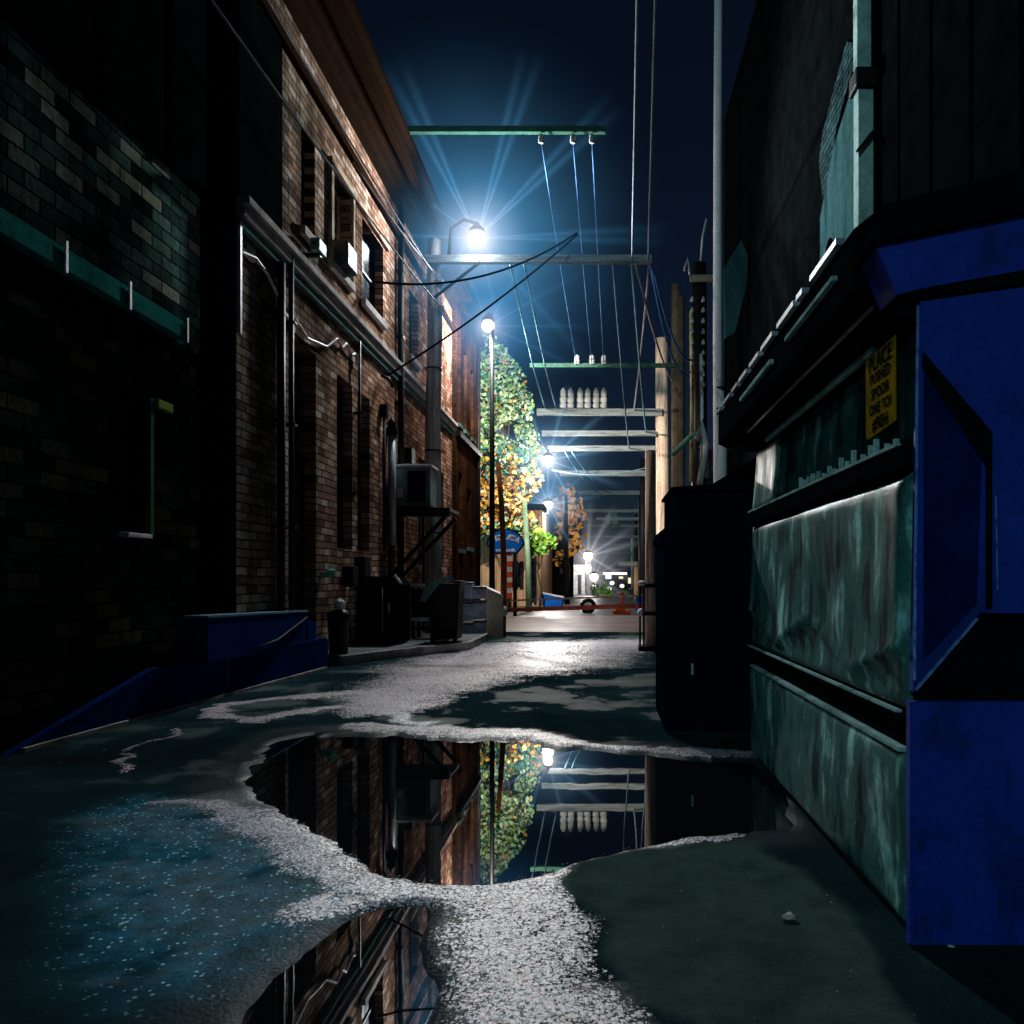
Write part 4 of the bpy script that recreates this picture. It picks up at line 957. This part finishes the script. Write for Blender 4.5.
m = MB(); [m.box((455-600)/800*34+k*.3, (455-600)/800*34+k*.3+.05, 33.94, 33.997, 0, 4.05) for k in range(12)]; m.build('batten', TAN, t)
block('dark_building', 541, 569, 46, 8, 4.0, BLACKW, 'narrow black building left of the white column', [(.2, .4, 1.3, 2.2, GLASST), (.6, .8, 1.4, 2.4, GLASST)])
block('pale_building', 567, 585, 62, 10, 2.3, WHITEP, 'low pale building front lit by the farthest lamps', [(.1, .35, .9, 1.6, GLASSD), (.6, .8, 0, 1.5, GLASSD)])
block('end_building', 584, 650, 118, 6, 3.4, BLACKW, 'dark building closing the end of the alley with small lit windows', [(.32, .42, 1.2, 2.2, COOL), (.52, .6, 1.2, 1.7, WARM), (.66, .72, .5, 1.5, WARM), (.1, .16, .8, 1.6, WARM)])
m = MB(); a, b = P(603, 573.5, 75), P(627, 573, 75); m.box(a.x, b.x, 75, 75.6, a.z-.1, a.z+.1)
t = thing('canopy', (a.x, 75, 0), 'long thin white lit canopy strip across the far end', 'canopy'); m.build('light_strip', emis('strip', (1, .95, .9), 1.6), t)
for xx in (a.x, b.x): MB().tube([(xx, 75.3, 0), (xx, 75.3, a.z-.1)], .08, 6).build('post', IRON, t)
for px, py, Y, lb in ((609, 589, 72, 'larger white ball light below the far canopy'), (612, 583, 78, 'smaller white ball light just under the far canopy'), (622, 586, 80, 'flat pale light on a short post at the far right'), ):
    c = P(px, py, Y); t = thing('light', c, lb, 'light')
    m = MB(); m.ball(c, .22, 1.1, 1, .9); m.build('globe', emis('far_globe', (.9, .95, 1), 1.5), t)
    MB().tube([(c.x, Y, 0), (c.x, Y, c.z)], .05, 6).build('stem', IRON, t)
block('dark_building', 690, 760, 36, 25, 4.2, BLACKW, 'long dark low building beyond the poles on the right', [], )
block('dark_building', 652, 700, 64, 30, 4.6, BLACKW, 'second dark low building farther off on the right', [(.1, .2, 1, 2, GLASST)])
t = thing('skip', (P(552, 580, 31).x, 31, 0), 'bright blue skip behind the barrier left of the pale building', 'skip')
a, b = P(541, 0, 31).x, P(563, 0, 31).x
m = MB(); m.prism([(a+.1, 0), (b-.1, 0), (b, .42), (a, .62)], 'y', 31, 32.2); m.build('body', BLUEV, t)
MB().bar((a-.04, 31, .62), (b+.04, 31, .43), .08, .06).build('rim', PALE, t)
t = thing('traffic_post', (P(621, 0, 26).x, 26, 0), 'small orange traffic post on a wide flat base behind the barrier', 'traffic post')
cx = P(622, 0, 26).x
MB().tube([(cx, 26, .05), (cx, 26, .62)], .045, 8).build('stem', ORNG, t); m = MB(); m.box(cx-.3, cx+.28, 25.85, 26.15, 0, .1, .02); m.box(cx-.2, cx+.1, 25.9, 26.1, .1, .2, .03); m.build('base', ORNG, t)
MB().ball((cx, 26, .66), .06).build('cap', ORNG, t)
t = thing('tyre', (P(588, 0, 27).x, 27, .15), 'dark tyre lying against the pale post beyond the barrier', 'tyre')
m = MB(); cx = P(588, 0, 27).x; m.tube([(cx+.2*math.cos(a), 27, .22+.2*math.sin(a)) for a in np.linspace(0, 2*math.pi, 17)], .075, 8); m.build('tread', BLACKP, t)
m = MB(); m.tube([(cx, 26.95, .22), (cx, 27.05, .22)], .12, 12); m.build('hub', PALE, t)
t = thing('blue_box', (P(641, 0, 28).x, 28, 0), 'small blue box at the foot of the right hand posts', 'box')
m = MB(); c = P(641, 0, 28).x; m.box(c-.16, c+.16, 28, 28.3, 0, .5, .02); m.build('body', BLUEV, t); MB().box(c-.18, c+.18, 27.98, 28.32, .5, .55).build('lid', IRON, t)

# ------------------------------------------------------------------ right-hand buildings
t = thing('black_building', (2.9, 4, 0), 'tall black building on the right behind the blue dumpster with a pale teal downspout', 'building')
m = MB(); m.box(2.9, 7, -.5, 8.6, -.05, 12.5)
m.build('wall', BLACKW, t)
m = MB()
for k in range(12): m.box(2.88, 2.9, -.5+k*.75, -.46+k*.75, 0, 12)
m.build('siding_rib', BLACKW, t)
m = MB(); m.box(2.73, 2.89, 8.45, 8.62, 0, 6.3, .01); m.box(2.72, 2.87, 8.46, 8.6, 6.5, 12, .01); m.build('downspout', TEALT, t)
m = MB(); m.box(2.69, 2.92, 8.4, 8.66, 6.3, 6.5, .02); m.build('collar', IRON, t); MB().bar((2.7, 8.4, 5.6), (2.9, 8.4, 5.85), .03, .03).build('clip', IRON, t)
t = thing('black_building', (2.92, 14, 0), 'second black building on the right with teal and brick patches coloured as lit wall', 'building')
m = MB(); m.box(2.95, 7, 8.7, 19, -.05, 12.0); m.build('wall', BLACKW, t)
m = MB(); m.prism([(9.0, 4.2), (10.6, 4.2), (10.6, 5.9), (10.0, 6.5), (9.0, 6.9)], 'x', 2.915, 2.948); m.build('lit_wall_patch', TEALW, t)  # lit area of the wall, painted as a teal panel
m = MB(); m.prism([(9.05, 7.15), (9.5, 7.5), (10.5, 7.0), (10.7, 6.7), (10.5, 6.1), (10.3, 6.2), (9.9, 6.7)], 'x', 2.925, 2.948); m.build('lit_brick_patch', BRICK_X, t)  # brick showing in the same lit area, put into colour and shape
m = MB(); m.tube([(2.9, 10.6, 4.2), (2.9, 10.6, 5.2)], .03, 6); m.tube([(2.88, 10.2, 4.2), (2.88, 10.2, 5.25), (2.88, 10.0, 5.35), (2.88, 9.9, 5.2), (2.88, 9.9, 4.2)], .03, 6); m.build('pipe', IRON, t)
m = MB()
po = [P(724, 268, 16), P(741, 240, 16), P(752, 263, 16), P(735, 332, 16), P(725, 338, 16)]
m.prism([(p.x, p.z) for p in po], 'y', 16, 16.08); hood = m.build('vent_hood', TEALW, t)
MB().bar((po[1].x, 16.2, po[1].z), (3.0, 16.2, po[1].z), .05).build('hood_bracket', IRON, hood)

# ------------------------------------------------------------------ dark container behind the dumpster
t = thing('container', (1.0, 6.4, 0), 'plain dark navy container standing behind the green and blue dumpster', 'container')
m = MB(); m.prism([(.46, .04), (1.75, .04), (1.75, 1.74), (.53, 1.74), (.53, 1.47), (.46, 1.47)], 'y', 5.75, 6.6); m.build('body', DNAVY, t)
m = MB(); m.prism([(.51, 1.742), (.51, 1.765), (.8, 1.785), (1.12, 1.98), (1.78, 1.98), (1.78, 1.742)], 'y', 5.72, 6.63); m.build('lid', DNAVY, t)
m = MB(); m.box(.435, .458, 5.76, 6.58, 1.38, 1.43); m.build('rim_rail', DNAVY, t)
for a, b in ((.55, 5.9), (1.5, 5.9), (.55, 6.5), (1.5, 6.5)): MB().tube([(a-.03, b, .07), (a+.03, b, .07)], .07, 12).build('wheel', IRON, t)
MB().box(.655, .67, 5.738, 5.747, .42, .5).build('latch', DEDGE, t)
for k in range(4): MB().box(.6+k*.3, .612+k*.3, 5.744, 5.749, .12, 1.6).build('rib', DNAVY, t)

# ------------------------------------------------------------------ the big dumpster
def dumpster():
    t = thing('dumpster', (1.7, 3.7, 0), 'big steel dumpster with dented teal green side panels, black lid and bright blue end', 'dumpster')
    Y0, Y1, X0, X1 = 2.43, 4.98, .93, 2.35
    # inner dark body
    MB().box(X0+.06, X1, Y0+.03, Y1-.02, .04, 1.95).build('inner_body', DBLACK, t)
    def panel(z0, z1, x, mat, name, lean=0, zig=False, bulge=.0, ya=Y0, yb=Y1):
        nu, nv = 70, 26; m = bmesh.new(); rows = []
        for j in range(nv+1):
            v = j/nv; z = z0+(z1-z0)*v; row = []
            for i in range(nu+1):
                u = i/nu; y = ya+(yb-ya)*u
                e = min(u, 1-u)*(yb-ya); f = min(v, 1-v)*(z1-z0)
                edge = min(1, min(e, f)/.05)
                dx = .018*mnoise.noise(Vector((y*1.7, z*2.3, z0*5)))+.008*mnoise.noise(Vector((y*5, z*5, 3)))
                rr = .028*(1-math.sqrt(max(0, 1-(1-edge)**2)))    # rounded edge
                if zig:
                    zz = z0+.06+.17*abs(((u*2.0+.1) % 1)-.5)*2; dd = z-zz
                    dx += .02*math.exp(-(dd/.018)**2) - (.018 if dd < 0 else 0)
                row.append(m.verts.new((x+lean*v-bulge*math.sin(math.pi*v)-dx*edge+rr, y, z)))
            rows.append(row)
        for j in range(nv):
            for i in range(nu):
                fc = m.faces.new([rows[j][i], rows[j][i+1], rows[j+1][i+1], rows[j+1][i]]); fc.smooth = True
        # close the back
        a = [rows[0][0], rows[0][nu], rows[nv][nu], rows[nv][0]]
        xb = x+.07+lean
        bv = [m.verts.new((xb, p.co.y, p.co.z)) for p in a]
        m.faces.new(bv)
        def rim(vs, b0, b1): m.faces.new(list(vs)+[b1, b0])
        rim(rows[0], bv[0], bv[1]); rim([r[nu] for r in rows], bv[1], bv[2]); rim(rows[nv][::-1], bv[2], bv[3]); rim([r[0] for r in rows][::-1], bv[3], bv[0])
        o = MB(); o.bm.free(); o.bm = m; return o.build(name, mat, t)
    panel(.03, .57, X0, DGREEN, 'side_panel', 0, ya=Y0+.02)
    panel(.70, 1.43, X0, DGREEN, 'side_panel', 0, True, ya=Y0+.02)
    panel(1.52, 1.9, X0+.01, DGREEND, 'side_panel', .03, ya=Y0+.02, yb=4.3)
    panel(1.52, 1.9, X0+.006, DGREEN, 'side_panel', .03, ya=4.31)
    m = MB(); m.box(X0-.012, X0+.05, Y0+.01, Y1, 1.44, 1.515, .01); m.box(X0+.03, X0+.058, Y0+.01, Y1, .58, .69); m.build('side_rail', DBLACK, t)
    m = MB(); m.bar((X0-.012, Y0+.03, 1.517), (X0-.012, Y1-.05, 1.517), .016, .01); m.bar((X0-.004, Y0+.05, .694), (X0-.004, Y1, .694), .02, .008)
    m.bar((X0+.01, Y0+.05, .574), (X0+.01, Y1-.05, .574), .03, .012); m.build('edge_bead', DEDGE, t)
    # paint scrapes / frost along the rail
    rnd = random.Random(4); m = MB()
    for k in range(16):
        y = Y0+.08+k*.08+rnd.random()*.03; h = rnd.uniform(.015, .06); MB().box(X0-.004, X0+.012, y, y+rnd.uniform(.006, .016), 1.525, 1.525+h).build('rust_flake', DEDGE, t)
    m.bm.free()
    # lid: rim and thick black lids rising inward
    m = MB(); m.box(X0-.03, X1+.02, Y0, Y1+.02, 1.9, 2.0, .015); m.build('rim', DBLACK, t)
    m = MB(); m.tube([(X0-.03, Y0+.2, 2.0), (X0-.03, 3.2, 2.0), (X0-.028, 4.0, 2.005), (X0-.03, Y1-.1, 2.0)], .009, 6); m.build('rim_highlight', plain('highlight_pink', (.6, .48, .48), .4, .2), t)  # pale rod painting the highlight along the rim edge
    m = MB(); m.bar((X0+.005, Y0+.3, 1.885), (X0+.005, Y1-.5, 1.885), .02, .02); m.build('rim_highlight_low', DEDGE, t)  # teal bar painting a lower edge highlight
    m = MB(); m.prism([(X0-.12, 2.03), (X0-.06, 2.0), (X1, 2.3), (X1, 2.66), (X0-.02, 2.3), (X0-.12, 2.22)], 'y', Y0+.12, Y1+.5); m.build('lid', DBLACK, t)
    rnd = random.Random(2); y = Y0+.25; m = MB()
    while y < Y1+.4:
        l = rnd.uniform(.08, .35); m.bar((X0-.125, y, 2.235), (X0-.125, min(y+l, Y1+.48), 2.235), .03, .022); y += l+rnd.uniform(.04, .12)
    m.build('lid_hinge_or_highlight', plain('highlight_grey', (.42, .4, .43), .4, .2), t)  # broken pale bars painting the highlight on the lid edge
    m = MB(); m.bar((X0-.13, Y0+.3, 2.13), (X0-.13, Y0+1.0, 2.13), .02, .016); m.bar((X0-.13, Y0+1.3, 2.12), (X0-.13, Y0+2.1, 2.12), .02, .02); m.build('lid_trim', DEDGE, t)
    # blue end
    e = MB(); e.prism([(X0+.0, .005), (X1, .005), (X1, .735), (X0+.0, .735)], 'y', Y0-.03, Y0); e.build('end_panel', DBLUE, t)
    e = MB(); e.prism([(X0+.01, .765), (X0+.21, 1.0), (X1, 1.0), (X1, 2.13), (X0+.03, 1.935)], 'y', Y0-.03, Y0); up = e.build('end_panel', DBLUE, t)
    e = MB(); e.prism([(X0+.04, .86), (X0+.2, 1.03), (X0+.215, 1.5), (X0+.04, 1.72)], 'y', Y0-.033, Y0-.0305); e.build('shaded_inset', DBLUED, t)  # flat darker blue standing for a recess in shade
    e = MB(); e.prism([(X0+.035, 1.78), (X0+.24, 1.54), (X0+.24, 1.02), (X0+.225, 1.02), (X0+.225, 1.44), (X0+.035, 1.735)], 'y', Y0-.045, Y0-.0335); e.build('shadow_band', DBLACK, t)  # black shape painting the shadow of the recess
    e = MB(); e.bar((X0+.015, Y0-.034, .77), (X0+.2, Y0-.034, .985), .006, .008); e.bar((X0+.012, Y0-.034, .8), (X0+.022, Y0-.034, 1.92), .006, .007)
    e.bar((X0+.26, Y0-.034, 1.07), (X0+.255, Y0-.034, 1.35), .004, .004); e.build('worn_edge', plain('scratch_blue', (.16, .3, .6), .5, dirt=(.02, .06, .3), scale=30), t)
    e = MB(); e.box(X0+.02, X1, Y0-.012, Y0-.002, .737, 1.1); e.build('fork_pocket', DBLACK, t)
    e = MB(); e.prism([(X0-.1, 2.09), (X0-.04, 1.955), (X0+.04, 1.975), (X1, 2.22), (X1, 2.42), (X0-.1, 2.1)], 'y', Y0-.035, Y0+.11); e.build('hood_end', DBLUE, t)
    e = MB(); e.prism([(X0-.13, 2.1), (X1+.03, 2.42), (X1+.03, 2.5), (X0-.1, 2.16)], 'y', Y0-.06, Y0+.13); e.prism([(X0-.0, 1.94), (X1, 2.14), (X1, 2.2), (X0+.0, 1.965)], 'y', Y0-.038, Y0+.0); e.build('hood_trim', DBLACK, t)
    # sticker with its printed lines
    xs = X0+.012
    m = MB(); pts = [(2.505, 1.6), (2.77, 1.585), (2.785, 1.6), (2.79, 1.86), (2.51, 1.87)]
    m.prism(pts, 'x', xs-.016, xs-.013); st = m.build('sticker', YEL, t)
    for i, (s, sz) in enumerate([('PLACE', .075), ('PUSHED', .052), ('SPOOR', .052), ('ONE TOI', .05), ('#90H', .062)]):
        text('printing', s, (xs-.018, 2.645, 1.83-i*.052), sz, INK, st, rot=(math.pi/2, 0, -math.pi/2), depth=.0006)
dumpster()
# small litter on the asphalt
for (px, py, s, lb) in ((789, 920, .018, 'small torn white paper scrap on the dark asphalt near the dumpster'), (1001-50, 950, .008, 'tiny white chip on the asphalt at the dumpster corner')):
    gx, gy = G(px, py); m = MB(); m.ball((gx, gy, .012), s, 1.3, .9, .5, 2, .8); tag(m.build('litter', WHITEP), lb, 'litter')

# ------------------------------------------------------------------ camera, sky, moon
cam = bpy.data.cameras.new('camera'); co = bpy.data.objects.new('camera', cam); COL.objects.link(co); scn.camera = co
co.location = (0, 0, CAMH); co.rotation_euler = (rad(90), 0, 0)
cam.sensor_width = 36; cam.lens = 800/1024*36; cam.shift_x = -88/1024; cam.shift_y = 68/1024; cam.clip_start = .05; cam.clip_end = 3000
w = bpy.data.worlds.new('World'); scn.world = w; w.use_nodes = True; nt = w.node_tree
bg = nt.nodes['Background']; sky = nt.nodes.new('ShaderNodeTexSky'); sky.sky_type = 'NISHITA'; sky.sun_disc = False
ELEV, AZ = 24, 203     # azimuth of the moon, clockwise from +Y
sky.sun_elevation = rad(ELEV); sky.sun_rotation = rad(AZ)
tint = nt.nodes.new('ShaderNodeMix'); tint.data_type = 'RGBA'; tint.blend_type = 'MULTIPLY'; tint.inputs[0].default_value = 1
tint.inputs[7].default_value = (.42, .62, 1, 1)
nt.links.new(sky.outputs[0], tint.inputs[6]); nt.links.new(tint.outputs[2], bg.inputs[0]); bg.inputs[1].default_value = .0038
sun = bpy.data.lights.new('moon_fill', 'SUN'); sun.energy = .42; sun.angle = rad(.6); sun.color = (.45, .88, 1)  # unseen source added behind the camera to light the blue dumpster end
so = bpy.data.objects.new('moon_fill', sun); COL.objects.link(so)
d = Vector((math.sin(rad(AZ))*math.cos(rad(ELEV)), math.cos(rad(AZ))*math.cos(rad(ELEV)), math.sin(rad(ELEV))))
so.rotation_euler = d.to_track_quat('Z', 'Y').to_euler()
scn.view_settings.view_transform = 'Standard'; scn.view_settings.look = 'None'; scn.view_settings.exposure = 0; scn.view_settings.gamma = 1
scn.cycles.use_denoising = True; scn.cycles.max_bounces = 6; scn.cycles.volume_step_rate = .4; scn.cycles.sample_clamp_indirect = 4
scn.cycles.volume_max_steps = 128
